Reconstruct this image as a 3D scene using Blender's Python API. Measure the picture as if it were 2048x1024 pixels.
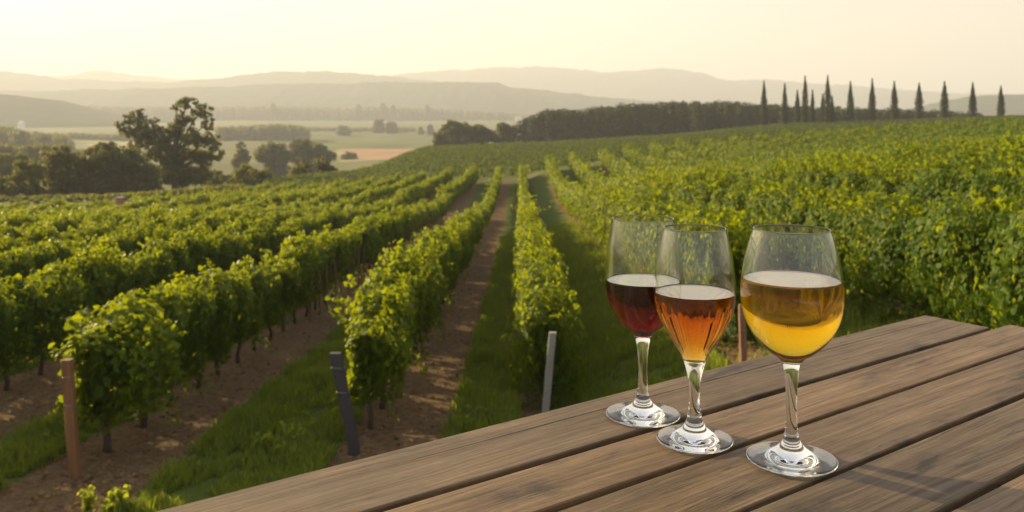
import bpy, math, random
import numpy as np
from mathutils import Vector

# ------------------------------------------------------------------ clear
for o in list(bpy.data.objects):
    bpy.data.objects.remove(o, do_unlink=True)
SC = bpy.context.scene
COL = SC.collection
R = math.radians

# ------------------------------------------------------------------ camera, sky, sun, exposure
CZ = 5.0                      # eye height above the datum; table top is 0.311 m below the eye
F = 1700.0                    # focal length in pixels of a 2048 px wide frame
HOR = 238.0                   # horizon row (of 1024)
cam_d = bpy.data.cameras.new("camera")
cam = bpy.data.objects.new("camera", cam_d); COL.objects.link(cam)
cam.location = (0, 0, CZ); cam.rotation_euler = (R(90), 0, 0)
cam_d.sensor_width = 36.0
cam_d.lens = 36.0 * F / 2048.0
cam_d.shift_y = -(512.0 - HOR) / 2048.0
cam_d.clip_start = 0.05; cam_d.clip_end = 60000
cam_d.dof.use_dof = True
cam_d.dof.focus_distance = 0.79
cam_d.dof.aperture_fstop = 13.0
SC.camera = cam

SUN_AZ, SUN_EL = -54.0, 17.5   # azimuth measured from +Y towards +X
w = bpy.data.worlds.new("World"); SC.world = w; w.use_nodes = True
nt = w.node_tree; nt.nodes.clear()
sky = nt.nodes.new("ShaderNodeTexSky"); sky.sky_type = 'NISHITA'; sky.sun_disc = False
sky.sun_elevation = R(SUN_EL); sky.sun_rotation = R(SUN_AZ)
sky.altitude = 200; sky.air_density = 1.3; sky.dust_density = 3.2; sky.ozone_density = 0.8
wm = nt.nodes.new("ShaderNodeMix"); wm.data_type = 'RGBA'; wm.blend_type = 'MULTIPLY'
wm.inputs[0].default_value = 1.0
wm.inputs[7].default_value = (1.08, 0.97, 0.98, 1)
sg = nt.nodes.new('ShaderNodeGamma'); sg.inputs[1].default_value = 0.5
bg = nt.nodes.new("ShaderNodeBackground"); bg.inputs[1].default_value = 0.15
wo = nt.nodes.new("ShaderNodeOutputWorld")
nt.links.new(sky.outputs[0], sg.inputs[0]); nt.links.new(sg.outputs[0], wm.inputs[6]); nt.links.new(wm.outputs[2], bg.inputs[0]); nt.links.new(bg.outputs[0], wo.inputs[0])

sl = bpy.data.lights.new("sun", 'SUN'); sl.energy = 5.0; sl.angle = R(0.6); sl.cycles.is_caustics_light = True; sl.color = (1.0, 0.78, 0.42)
so = bpy.data.objects.new("sun", sl); COL.objects.link(so)
sdir = Vector((math.sin(R(SUN_AZ)) * math.cos(R(SUN_EL)), math.cos(R(SUN_AZ)) * math.cos(R(SUN_EL)), math.sin(R(SUN_EL))))
so.rotation_euler = (-sdir).to_track_quat('-Z', 'Y').to_euler(); so.location = (-30, 20, 40)

SC.view_settings.view_transform = 'Standard'; SC.view_settings.look = 'None'
SC.view_settings.exposure = 1.62; SC.view_settings.gamma = 1.0
SC.render.engine = 'CYCLES'
cy = SC.cycles
cy.max_bounces = 24; cy.transmission_bounces = 22; cy.glossy_bounces = 8; cy.diffuse_bounces = 3
cy.transparent_max_bounces = 16; cy.volume_bounces = 0
cy.sample_clamp_indirect = 8.0; cy.blur_glossy = 0.3
cy.use_denoising = True
HAZE_DENSITY = 3.2e-4

# ------------------------------------------------------------------ small helpers
rng = np.random.default_rng(7)

def tag(o, label=None, cat=None, group=None, kind=None):
    if label: o["label"] = label
    if cat: o["category"] = cat
    if group: o["group"] = group
    if kind: o["kind"] = kind
    return o

def mesh_from(name, verts, faces, mats, smooth=False, attrs=None):
    """faces: list of arrays (n,k) of one polygon size each"""
    me = bpy.data.meshes.new(name)
    verts = np.asarray(verts, dtype=np.float32)
    if not isinstance(faces, list): faces = [faces]
    faces = [np.asarray(f, dtype=np.int32) for f in faces if len(f)]
    sizes = np.concatenate([np.full(len(f), f.shape[1], dtype=np.int32) for f in faces])
    loops = np.concatenate([f.ravel() for f in faces])
    me.vertices.add(len(verts)); me.vertices.foreach_set("co", verts.ravel())
    me.loops.add(len(loops)); me.loops.foreach_set("vertex_index", loops)
    me.polygons.add(len(sizes))
    starts = np.concatenate([[0], np.cumsum(sizes)[:-1]]).astype(np.int32)
    me.polygons.foreach_set("loop_start", starts)
    me.polygons.foreach_set("use_smooth", np.full(len(sizes), bool(smooth)))
    for m in (mats if isinstance(mats, (list, tuple)) else [mats]): me.materials.append(m)
    me.update(calc_edges=True); me.validate()
    if attrs:
        for an, (dom, val) in attrs.items():
            a = me.attributes.new(an, 'FLOAT', dom); a.data.foreach_set("value", np.asarray(val, dtype=np.float32))
    return me

def obj(name, me, parent=None, loc=(0, 0, 0), rz=0.0):
    o = bpy.data.objects.new(name, me); COL.objects.link(o)
    o.location = loc; o.rotation_euler = (0, 0, rz)
    if parent is not None: o.parent = parent
    return o

def empty(name, loc=(0, 0, 0), rz=0.0):
    o = bpy.data.objects.new(name, None); COL.objects.link(o)
    o.location = loc; o.rotation_euler = (0, 0, rz); o.empty_display_size = 0.1
    return o

class MB:
    """collects simple shapes into one mesh"""
    def __init__(s): s.v = []; s.f = {}; s.n = 0
    def add(s, verts, faces):
        verts = np.asarray(verts, dtype=float)
        for f in faces: s.f.setdefault(len(f), []).append([i + s.n for i in f])
        s.v.append(verts); s.n += len(verts)
    def box(s, a, b, ch=0.0):
        x0, y0, z0 = a; x1, y1, z1 = b
        if ch <= 0:
            v = [(x0,y0,z0),(x1,y0,z0),(x1,y1,z0),(x0,y1,z0),(x0,y0,z1),(x1,y0,z1),(x1,y1,z1),(x0,y1,z1)]
            s.add(v, [(0,3,2,1),(4,5,6,7),(0,1,5,4),(1,2,6,5),(2,3,7,6),(3,0,4,7)])
        else:
            rings = []
            for z, i in ((z0, ch), (z0 + ch, 0), (z1 - ch, 0), (z1, ch)):
                rings.append([(x0+i,y0+ch,z),(x0+ch,y0+i,z),(x1-ch,y0+i,z),(x1-i,y0+ch,z),(x1-i,y1-ch,z),(x1-ch,y1-i,z),(x0+ch,y1-i,z),(x0+i,y1-ch,z)])
            v = [p for r_ in rings for p in r_]
            fs = [tuple(range(7, -1, -1)), tuple(range(24, 32))]
            for k in range(3):
                for i in range(8):
                    j = (i + 1) % 8
                    fs.append((k*8+i, k*8+j, k*8+8+j, k*8+8+i))
            s.add(v, fs)
    def tube(s, pts, radii, n=8, cap=True):
        pts = [Vector(p) for p in pts]; m = len(pts); v = []
        for i, p in enumerate(pts):
            t = (pts[min(i + 1, m - 1)] - pts[max(i - 1, 0)]).normalized()
            a = t.cross(Vector((0.31, 0.95, 0.05)))
            if a.length < 1e-3: a = t.cross(Vector((1, 0, 0)))
            a.normalize(); b = t.cross(a)
            for k in range(n):
                an = 2 * math.pi * k / n
                v.append(p + (a * math.cos(an) + b * math.sin(an)) * radii[i])
        fs = []
        for i in range(m - 1):
            for k in range(n):
                j = (k + 1) % n
                fs.append((i*n+k, i*n+j, (i+1)*n+j, (i+1)*n+k))
        if cap: fs += [tuple(range(n - 1, -1, -1)), tuple(range((m-1)*n, m*n))]
        s.add([tuple(p) for p in v], fs)
    def mesh(s, name, mat, smooth=False):
        return mesh_from(name, np.concatenate(s.v), [np.array(q) for q in s.f.values()], mat, smooth)

def hermite(xk, Y, x):
    xk = np.asarray(xk, float); Y = np.asarray(Y, float)
    h = np.diff(xk); d = np.diff(Y, axis=0) / (h[:, None] if Y.ndim == 2 else h)
    m = np.zeros_like(Y); m[0] = d[0]; m[-1] = d[-1]
    a, b = d[:-1], d[1:]
    same = (a * b) > 0
    hm = np.where(same, 2 * a * b / np.where(same, a + b, 1), 0)      # monotone slopes
    m[1:-1] = hm
    x = np.clip(x, xk[0], xk[-1])
    i = np.clip(np.searchsorted(xk, x, side='right') - 1, 0, len(xk) - 2)
    t = (x - xk[i]) / h[i]; hh = h[i]
    if Y.ndim == 2: t = t[:, None]; hh = hh[:, None]
    t2, t3 = t * t, t * t * t
    return (2*t3 - 3*t2 + 1) * Y[i] + (t3 - 2*t2 + t) * hh * m[i] + (-2*t3 + 3*t2) * Y[i+1] + (t3 - t2) * hh * m[i+1]

def vnoise(x, y, seed=0):
    xi = np.floor(x).astype(np.int64); yi = np.floor(y).astype(np.int64)
    fx = x - xi; fy = y - yi; fx = fx*fx*(3-2*fx); fy = fy*fy*(3-2*fy)
    def h(a, b):
        n = (a * 374761393 + b * 668265263 + seed * 1442695) & 0x7fffffff
        n = ((n ^ (n >> 13)) * 1274126177) & 0x7fffffff
        return ((n ^ (n >> 16)) & 0xffff) / 65535.0
    return (h(xi,yi)*(1-fx) + h(xi+1,yi)*fx)*(1-fy) + (h(xi,yi+1)*(1-fx) + h(xi+1,yi+1)*fx)*fy

def fbm(x, y, seed=0, oct=4):
    s = 0; a = 0.5
    for k in range(oct):
        s = s + a * (vnoise(x, y, seed + k) - 0.5); x = x * 2.03 + 5.1; y = y * 2.03 + 1.7; a *= 0.5
    return s

def sstep(a, b, x):
    t = np.clip((x - a) / (b - a), 0, 1); return t * t * (3 - 2 * t)

# ------------------------------------------------------------------ terrain: depth below the eye
YK = [0, 12, 40, 67, 80, 101, 130]
GK = [3.86, 4.60, 6.35, 7.85, 7.85, 7.25, 7.0]
RXK = [-1, 0.5, 3.6, 6.6, 10, 22, 39, 59, 90, 140]
RGK = [0, 0.05, 1.05, 1.6, 2.05, 3.2, 4.5, 5.6, 7.0, 8.0]
TPX = np.array([-2600, -400, 0, 340, 680, 860, 1050, 1300, 1600, 2048, 2500, 4500])
TTH = (TPX - 1024) / F
TY = [100, 140, 200, 240, 300, 400, 600, 900, 1500, 2500, 4000, 9000, 16000]
TG = [
 [13, 11, 10, 9.5, 8.7, 7.8, 7.1, 4.7, 3.1, 1.65, 0.0, -3],
 [14, 13.5, 13, 12.6, 9.6, 7.6, 7.1, 5.1, 3.0, 0.9, -0.3, -3],
 [19, 18, 18, 18, 15, 7.4, 6.8, 5.2, 2.6, 0.4, -0.6, -3],
 [20, 20, 20, 20, 18, 8.8, 7.5, 5.6, 1.9, -0.1, -0.9, -3],
 [21, 21, 22, 22, 22, 15, 12.5, 8.0, 3.0, 0.6, -0.3, -3],
 [22, 22, 23, 23, 23, 19, 16.5, 12, 6.0, 3.0, 2.0, 0],
 [22]*8 + [12, 8, 6, 5],
 [20]*8 + [14, 9, 8, 8],
 [10]*9 + [8, 6, 6],
 [-5]*12, [-22]*12, [-30]*12, [-30]*12]
TG = np.array(TG, float)

def depth(x, y):
    x = np.atleast_1d(np.asarray(x, float)); y = np.atleast_1d(np.asarray(y, float))
    near = hermite(YK, GK, y) - hermite(RXK, RGK, x) * (0.55 + 0.45 * sstep(-10, 6, y))
    near = near + 0.02 * np.clip(-x - 8, 0, 200) + 0.085 * sstep(66, 98, y) * np.clip(-x - 4, 0, 18)
    yy = np.maximum(y, 100.0)
    cols = hermite(TY, TG, yy)                     # (n, ncol)
    th = np.clip(x / yy, TTH[0], TTH[-1])
    i = np.clip(np.searchsorted(TTH, th, side='right') - 1, 0, len(TTH) - 2)
    t = (th - TTH[i]) / (TTH[i+1] - TTH[i]); r = np.arange(len(x))
    c = lambda k: cols[r, np.clip(k, 0, len(TTH) - 1)]
    p0, p1, p2, p3 = c(i-1), c(i), c(i+1), c(i+2)
    mono = p1 + (p2 - p1) * (t*t*(3-2*t) * 0.5 + t * 0.5)
    far = mono
    return near + (far - near) * sstep(96, 118, y)

def zg(x, y):
    x = np.atleast_1d(np.asarray(x, float)); y = np.atleast_1d(np.asarray(y, float))
    rr = np.hypot(x, y)
    n = fbm(x * 0.9, y * 0.9, 3, 3) * 0.10 * (rr < 160) + fbm(x / 60, y / 60, 9, 3) * np.clip((rr - 250) / 60, 0, 6)
    return CZ - depth(x, y) + n
def zg1(x, y): return float(zg([x], [y])[0])
def from_px(px, py, d): return ((px - 1024) / F * d, d, CZ - (py - HOR) / F * d)

# rows: x at reference y=12, heading dx/dy
HEAD = 0.008
ROWX = {'A': -5.6, 'B': -2.14, 'C': 0.53, 'D': 3.55, 'E': 6.2}
def rowx(x0, y): return x0 + HEAD * (y - 12)

# ------------------------------------------------------------------ materials
def new_mat(name):
    m = bpy.data.materials.new(name); m.use_nodes = True
    n = m.node_tree; n.nodes.clear()
    out = n.nodes.new("ShaderNodeOutputMaterial")
    return m, n, out
def N(nt, t, **kw):
    n = nt.nodes.new(t)
    for k, v in kw.items(): setattr(n, k, v)
    return n
def L(nt, a, b): nt.links.new(a, b)
def ramp(nt, fac, stops, interp='LINEAR'):
    r = N(nt, "ShaderNodeValToRGB"); cr = r.color_ramp; cr.interpolation = interp
    while len(cr.elements) < len(stops): cr.elements.new(0.5)
    for e, (p, c) in zip(cr.elements, stops):
        e.position = p; e.color = (*c, 1) if len(c) == 3 else c
    L(nt, fac, r.inputs[0]); return r.outputs[0]
def noise(nt, vec, scale, detail=4, rough=0.55):
    n = N(nt, "ShaderNodeTexNoise"); n.inputs["Scale"].default_value = scale; n.inputs["Detail"].default_value = detail
    n.inputs["Roughness"].default_value = rough
    if vec is not None: L(nt, vec, n.inputs["Vector"])
    return n.outputs[0]
def mixc(nt, fac, a, b, blend='MIX'):
    m = N(nt, "ShaderNodeMix"); m.data_type = 'RGBA'; m.blend_type = blend
    for s, v in ((0, fac), (6, a), (7, b)):
        if isinstance(v, (int, float)): m.inputs[s].default_value = v
        elif isinstance(v, tuple): m.inputs[s].default_value = (*v, 1)
        else: L(nt, v, m.inputs[s])
    return m.outputs[2]
def math_(nt, op, a, b=None, c=None):
    m = N(nt, "ShaderNodeMath"); m.operation = op
    for i, v in enumerate((a, b, c)):
        if v is None: continue
        if isinstance(v, (int, float)): m.inputs[i].default_value = v
        else: L(nt, v, m.inputs[i])
    return m.outputs[0]
def mapping(nt, vec, scale=(1, 1, 1), loc=(0, 0, 0)):
    m = N(nt, "ShaderNodeMapping"); m.inputs["Scale"].default_value = scale; m.inputs["Location"].default_value = loc
    L(nt, vec, m.inputs[0]); return m.outputs[0]

def leaf_material(name, dark, mid, light, trans, rough=0.42, tfac=0.45, spec=0.35):
    m, n, out = new_mat(name)
    at = N(n, "ShaderNodeAttribute"); at.attribute_name = "tint"
    oi = N(n, "ShaderNodeObjectInfo")
    geo = N(n, "ShaderNodeNewGeometry")
    big = noise(n, geo.outputs["Position"], 0.35, 2)
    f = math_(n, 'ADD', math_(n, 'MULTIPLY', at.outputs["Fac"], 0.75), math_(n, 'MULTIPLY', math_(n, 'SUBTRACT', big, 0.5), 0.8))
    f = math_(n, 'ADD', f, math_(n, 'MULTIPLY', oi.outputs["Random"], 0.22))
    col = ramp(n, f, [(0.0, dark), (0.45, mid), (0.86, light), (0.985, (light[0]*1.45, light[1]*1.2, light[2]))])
    p = N(n, "ShaderNodeBsdfPrincipled"); L(n, col, p.inputs["Base Color"])
    p.inputs["Roughness"].default_value = rough; p.inputs["Specular IOR Level"].default_value = spec
    t = N(n, "ShaderNodeBsdfTranslucent")
    L(n, mixc(n, f, trans, (trans[0]*1.35, trans[1]*1.15, trans[2]*0.9)), t.inputs[0])
    mx = N(n, "ShaderNodeMixShader"); mx.inputs[0].default_value = tfac
    L(n, p.outputs[0], mx.inputs[1]); L(n, t.outputs[0], mx.inputs[2]); L(n, mx.outputs[0], out.inputs[0])
    return m

M = {}
M['vine'] = leaf_material("vine_leaf", (0.018, 0.044, 0.006), (0.042, 0.090, 0.008), (0.100, 0.150, 0.011), (0.31, 0.385, 0.008), 0.45, 0.43, 0.12)
M['vine_young'] = leaf_material('young_vine_leaf', (0.03, 0.05, 0.014), (0.052, 0.078, 0.018), (0.08, 0.11, 0.022), (0.14, 0.18, 0.025), 0.6, 0.35, 0.1)
M['tree'] = leaf_material("tree_leaf", (0.042, 0.052, 0.018), (0.068, 0.082, 0.024), (0.11, 0.125, 0.030), (0.22, 0.22, 0.035), 0.6, 0.42, 0.2)
M['tree_yellow'] = leaf_material("bush_leaf", (0.05, 0.07, 0.016), (0.08, 0.10, 0.02), (0.12, 0.13, 0.025), (0.26, 0.27, 0.03), 0.6, 0.45, 0.2)
M['cypress'] = leaf_material("cypress_leaf", (0.022, 0.030, 0.012), (0.036, 0.047, 0.017), (0.060, 0.072, 0.020), (0.05, 0.06, 0.012), 0.7, 0.2, 0.15)
M['weed'] = leaf_material("weed_leaf", (0.07, 0.12, 0.015), (0.12, 0.19, 0.02), (0.2, 0.25, 0.025), (0.36, 0.42, 0.03), 0.5, 0.5, 0.3)
M['grass'] = leaf_material("grass_blade", (0.055, 0.086, 0.015), (0.105, 0.152, 0.022), (0.21, 0.24, 0.034), (0.28, 0.35, 0.022), 0.5, 0.45, 0.25)

def simple(name, col, rough=0.8, bump=0.0, scale=20.0, var=0.35, metallic=0.0, stretch=(1, 1, 1)):
    m, n, out = new_mat(name)
    tc = N(n, "ShaderNodeTexCoord"); vec = mapping(n, tc.outputs["Object"], stretch)
    f = noise(n, vec, scale, 5, 0.6)
    c = ramp(n, f, [(0.25, tuple(v * (1 - var) for v in col)), (0.75, tuple(v * (1 + var) for v in col))])
    p = N(n, "ShaderNodeBsdfPrincipled"); L(n, c, p.inputs["Base Color"]); p.inputs["Roughness"].default_value = rough
    p.inputs["Metallic"].default_value = metallic
    if bump:
        b = N(n, "ShaderNodeBump"); b.inputs["Strength"].default_value = bump; b.inputs["Distance"].default_value = 0.02
        L(n, f, b.inputs["Height"]); L(n, b.outputs[0], p.inputs["Normal"])
    L(n, p.outputs[0], out.inputs[0]); return m
M['bark'] = simple("vine_bark", (0.075, 0.05, 0.032), 0.9, 0.8, 30, 0.5, stretch=(1, 1, 0.2))
M['tree_bark'] = simple("tree_bark", (0.09, 0.075, 0.055), 0.9, 0.6, 6, 0.4, stretch=(1, 1, 0.25))
M['post_wood'] = simple("post_wood", (0.20, 0.095, 0.038), 0.8, 0.5, 24, 0.35, stretch=(1, 1, 0.08))
M['stake_wood'] = simple("stake_wood", (0.20, 0.10, 0.062), 0.85, 0.4, 24, 0.35, stretch=(1, 1, 0.1))
M['post_dark'] = simple("post_painted_steel", (0.045, 0.04, 0.046), 0.6, 0.15, 30, 0.3)
M['post_grey'] = simple("post_galvanised", (0.30, 0.30, 0.29), 0.45, 0.12, 40, 0.25, 0.35)
M['wall_white'] = simple("white_render", (0.72, 0.70, 0.64), 0.85, 0.2, 3, 0.08)
M['roof_tile'] = simple("roof_tile", (0.32, 0.15, 0.09), 0.85, 0.4, 5, 0.3)
M['window_dark'] = simple("window_glass", (0.05, 0.05, 0.055), 0.2, 0, 3, 0.1)
M['stone'] = simple("terrace_stone", (0.30, 0.27, 0.22), 0.85, 0.6, 3.5, 0.3)

# ------------------------------------------------------------------ ground sheet
def lane_soil(x, y):
    """soil share (0 grass, 1 bare earth) across the vine lanes"""
    xr = x - HEAD * (y - 12)
    s = np.zeros_like(x)
    A, B, C_, D = ROWX['A'], ROWX['B'], ROWX['C'], ROWX['D']
    def lane(x0, x1, a, b, lo=1.0):
        u = (xr - x0) / (x1 - x0)
        inside = (u >= 0) & (u < 1)
        g = sstep(a - 0.07, a + 0.07, u) * (1 - sstep(b - 0.05, b + 0.05, u))
        return np.where(inside, lo * (1 - g), 0)
    s += lane(A, B, 0.35, 0.92); s += lane(B, C_, 0.45, 0.84); s += lane(C_, D, 0.05, 0.86, 0.85)
    for k in range(1, 14):
        s += lane(A - 3.4 * k, A - 3.4 * (k - 1), 0.5, 0.84)
    for k in range(0, 22):
        s += lane(D + 3.0 * k, D + 3.0 * (k + 1), 0.12, 0.85, 0.8)
    s *= (1 - sstep(97, 101, y))
    path = sstep(98, 99.5, y) * (1 - sstep(103, 105, y)) * (x > -12) * (x < 22)
    s = np.maximum(s, path * 0.55 * (fbm(x / 5, y / 2.5, 31, 2) > -0.02))
    return s

def grid_lines(fine0, fine1, step, lo, hi, g):
    a = list(np.arange(fine0, fine1 + 1e-6, step)); st = step; v = fine1
    while v < hi: st *= g; v += st; a.append(v)
    st = step; v = fine0; b = []
    while v > lo: st *= g; v -= st; b.append(v)
    return np.array(b[::-1] + a)
gx = grid_lines(-16, 14, 0.16, -15000, 15000, 1.05)
gy = grid_lines(7, 60, 0.22, -800, 15500, 1.045)
GX, GY = np.meshgrid(gx, gy); fx, fy = GX.ravel(), GY.ravel()
fz = zg(fx, fy)
nx, ny = len(gx), len(gy)
idx = np.arange(nx * ny).reshape(ny, nx)
gf = np.stack([idx[:-1, :-1], idx[:-1, 1:], idx[1:, 1:], idx[1:, :-1]], -1).reshape(-1, 4)
soil = lane_soil(fx, fy)
th = fx / np.maximum(fy, 1); pxv = 1024 + F * th
field = np.zeros_like(fx)                    # kinds of valley field
def patch(px0, px1, y0, y1, val):
    field[(pxv > px0) & (pxv < px1) & (fy > y0) & (fy < y1)] = val
patch(150, 300, 640, 800, 0.5)               # straw field
patch(682, 830, 470, 640, 1.0)               # terracotta soil
patch(600, 900, 650, 900, 0.25)              # green crop
patch(430, 1060, 1500, 2000, 0.25)
m, n, out = new_mat("vineyard_ground")
geo = N(n, "ShaderNodeNewGeometry"); pos = geo.outputs["Position"]
at = N(n, "ShaderNodeAttribute"); at.attribute_name = "soil"
af = N(n, "ShaderNodeAttribute"); af.attribute_name = "field"
n1 = noise(n, pos, 1.3, 5); n2 = noise(n, pos, 9, 6, 0.65); n3 = noise(n, pos, 0.02, 4); n4 = noise(n, pos, 60, 3)
earth = ramp(n, n2, [(0.25, (0.070, 0.042, 0.020)), (0.5, (0.140, 0.090, 0.044)), (0.8, (0.25, 0.165, 0.082))])
grassc = ramp(n, n2, [(0.25, (0.045, 0.066, 0.010)), (0.55, (0.080, 0.108, 0.016)), (0.8, (0.12, 0.14, 0.024))])
sf = math_(n, 'ADD', at.outputs["Fac"], math_(n, 'MULTIPLY', math_(n, 'SUBTRACT', n1, 0.5), 1.1))
sf = math_(n, 'ADD', sf, math_(n, 'MULTIPLY', math_(n, 'SUBTRACT', n2, 0.5), 0.9))
mr = N(n, "ShaderNodeMapRange"); mr.inputs[1].default_value = 0.35; mr.inputs[2].default_value = 0.65; L(n, sf, mr.inputs[0])
near_c = mixc(n, mr.outputs[0], grassc, earth)
fieldc = ramp(n, af.outputs["Fac"], [(0.0, (0.105, 0.11, 0.035)), (0.25, (0.10, 0.12, 0.028)), (0.5, (0.30, 0.25, 0.12)), (1.0, (0.30, 0.18, 0.10))])
fieldc = mixc(n, 0.6, fieldc, ramp(n, n3, [(0.3, (0.5, 0.5, 0.45)), (0.7, (1.5, 1.5, 1.4))]), 'MULTIPLY')
sep = N(n, "ShaderNodeSeparateXYZ"); L(n, pos, sep.inputs[0])
mf = N(n, "ShaderNodeMapRange"); mf.inputs[1].default_value = 260; mf.inputs[2].default_value = 330; L(n, sep.outputs[1], mf.inputs[0])
col = mixc(n, mf.outputs[0], near_c, fieldc)
p = N(n, "ShaderNodeBsdfPrincipled"); L(n, col, p.inputs["Base Color"]); p.inputs["Roughness"].default_value = 0.95
p.inputs["Specular IOR Level"].default_value = 0.1
b = N(n, "ShaderNodeBump"); b.inputs["Strength"].default_value = 0.9; b.inputs["Distance"].default_value = 0.06
L(n, math_(n, 'ADD', n2, math_(n, 'MULTIPLY', n4, 0.35)), b.inputs["Height"]); L(n, b.outputs[0], p.inputs["Normal"]); L(n, p.outputs[0], out.inputs[0])
ground = obj("ground", mesh_from("ground", np.stack([fx, fy, fz], -1), gf, m, True, {"soil": ('POINT', soil), "field": ('POINT', field)}))
tag(ground, kind='structure')

# ------------------------------------------------------------------ far hills (ridges)
def hill_material(name, c0, c1, sc):
    m, n, out = new_mat(name); geo = N(n, "ShaderNodeNewGeometry")
    f = noise(n, geo.outputs["Position"], sc, 6, 0.65)
    p = N(n, "ShaderNodeBsdfDiffuse"); L(n, ramp(n, f, [(0.35, c0), (0.65, c1)]), p.inputs[0])
    L(n, p.outputs[0], out.inputs[0]); return m
M['hill'] = hill_material("wooded_hill", (0.028, 0.042, 0.018), (0.055, 0.072, 0.026), 0.012)
def ridge(d, pts, depth_m, bump, seed):
    pts = np.array(pts, float)
    px = np.arange(pts[0, 0], pts[-1, 0], 4.0)
    crest = (HOR - hermite(pts[:, 0], pts[:, 1], px)) / F * d
    X = (px - 1024) / F * d
    K = 26; t = np.linspace(-1, 1, K)
    V = []
    for k in range(K):
        prof = (1 - abs(t[k]) ** 1.35) if t[k] < 0 else (1 - t[k] ** 1.8)
        yy = d + t[k] * depth_m + 0.12 * depth_m * fbm(X / 900, np.full_like(X, k * 0.1), seed + 9, 2)
        zz = CZ - 12 + (crest + 12) * prof
        rough = bump * (fbm(X / (d * 0.05), yy / (d * 0.05), seed, 5) * 1.4 + fbm(X / (d * 0.008), yy / (d * 0.008), seed + 4, 3) * 1.3) * (0.12 + prof * (1 - 0.75 * np.exp(-(t[k] * 9) ** 2)))
        zz = zz + rough
        V.append(np.stack([X, yy, zz], -1))
    V = np.array(V).reshape(-1, 3); nn = len(px)
    ii = np.arange(K * nn).reshape(K, nn)
    f = np.stack([ii[:-1, :-1], ii[:-1, 1:], ii[1:, 1:], ii[1:, :-1]], -1).reshape(-1, 4)
    tag(obj("hills", mesh_from("hills", V, f, M['hill'], True)), kind='structure')
ridge(5400, [(-500, 150), (0, 152), (150, 150), (198, 141), (284, 149), (400, 158), (560, 150), (700, 156), (860, 143), (1000, 136), (1090, 135), (1210, 144), (1330, 138), (1400, 147), (1465, 162), (1540, 161), (1650, 168), (1800, 180), (1900, 186), (2048, 191), (2600, 200)], 1000, 40, 11)
ridge(3900, [(-500, 150), (0, 142), (60, 147), (110, 156), (250, 164), (420, 157), (560, 145), (640, 144), (740, 151), (860, 161), (1000, 176), (1150, 195), (1400, 212), (1700, 222)], 700, 32, 23)
ridge(2950, [(-500, 180), (0, 182), (300, 176), (600, 168), (720, 166), (860, 164), (980, 164), (1040, 175), (1120, 186), (1220, 196), (1400, 210), (1700, 224)], 600, 22, 37)
ridge(1600, [(-700, 175), (-200, 182), (0, 189), (60, 195), (105, 205), (160, 221), (230, 235), (330, 246)], 300, 8, 51)
ridge(2100, [(1780, 226), (1860, 218), (1905, 203), (1960, 191), (2048, 188), (2300, 185), (2600, 190)], 400, 10, 63)

# ------------------------------------------------------------------ leaves
LEAF0 = np.array([(0, 0), (0.36, -0.06), (0.56, 0.28), (0.34, 0.50), (0.36, 0.74), (0, 1.0),
                  (-0.36, 0.74), (-0.34, 0.50), (-0.56, 0.28), (-0.36, -0.06)], float)
LEAF1 = np.array([(0, 0), (0.48, 0.38), (0, 1.0), (-0.48, 0.38)], float)
def leaves(P, Nrm, size, r, lod=0, droop=0.5, tint=None):
    """many leaf faces at points P facing Nrm"""
    n = len(P); T = LEAF0 if lod == 0 else LEAF1
    Nrm = Nrm + r.normal(0, 0.36, (n, 3)); Nrm /= np.linalg.norm(Nrm, axis=1)[:, None] + 1e-9
    down = np.array([0, 0, -1.0]) + r.normal(0, 0.55, (n, 3)); down[:, 2] *= droop + 0.5
    U = down - (down * Nrm).sum(1)[:, None] * Nrm; U /= np.linalg.norm(U, axis=1)[:, None] + 1e-9
    W = np.cross(Nrm, U)
    s = size * r.uniform(0.45, 1.4, n)
    fold = r.uniform(0.05, 0.45, n)
    V = (P[:, None, :] + s[:, None, None] * (T[None, :, 0:1] * W[:, None, :] + (T[None, :, 1:2] - 0.4) * U[:, None, :]
         + (-np.abs(T[None, :, 0:1]) * fold[:, None, None] - 0.18 * T[None, :, 1:2] ** 2) * Nrm[:, None, :]))
    k = len(T); base = (np.arange(n) * k)[:, None]
    if lod == 0:
        f = np.concatenate([base + np.array([[0, 1, 2, 3, 4, 5]]), base + np.array([[0, 5, 6, 7, 8, 9]])])
        tt = np.concatenate([tint, tint]) if tint is not None else None
    else:
        f = np.concatenate([base + np.array([[0, 1, 2]]), base + np.array([[0, 2, 3]])])
        tt = np.concatenate([tint, tint]) if tint is not None else None
    return V.reshape(-1, 3), f, tt

def vine_points(n, r, half_len, zlo, zhi, half_w, lump):
    """points spread through the shell of a lumpy hedge section"""
    a = r.uniform(-half_len, half_len, n)
    ph = r.uniform(0, 2 * math.pi, n)
    rad = r.uniform(0, 1, n) ** 0.4
    e = 0.75
    cx = np.sign(np.cos(ph)) * np.abs(np.cos(ph)) ** e; cz = np.sign(np.sin(ph)) * np.abs(np.sin(ph)) ** e
    zc, hz = (zlo + zhi) / 2, (zhi - zlo) / 2
    wob = 1 + lump * (vnoise(a * 2.1 + 7, ph * 1.2, int(r.integers(1e6))) - 0.5) * 2
    x = cx * half_w * rad * wob; z = zc + cz * hz * rad * (1 + 0.6 * (wob - 1))
    P = np.stack([x, a, z], -1)
    Nn = np.stack([cx / half_w, r.normal(0, 0.25, n), cz / hz * 0.9 + 0.25], -1)
    Nn /= np.linalg.norm(Nn, axis=1)[:, None]
    return P, Nn

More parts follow.
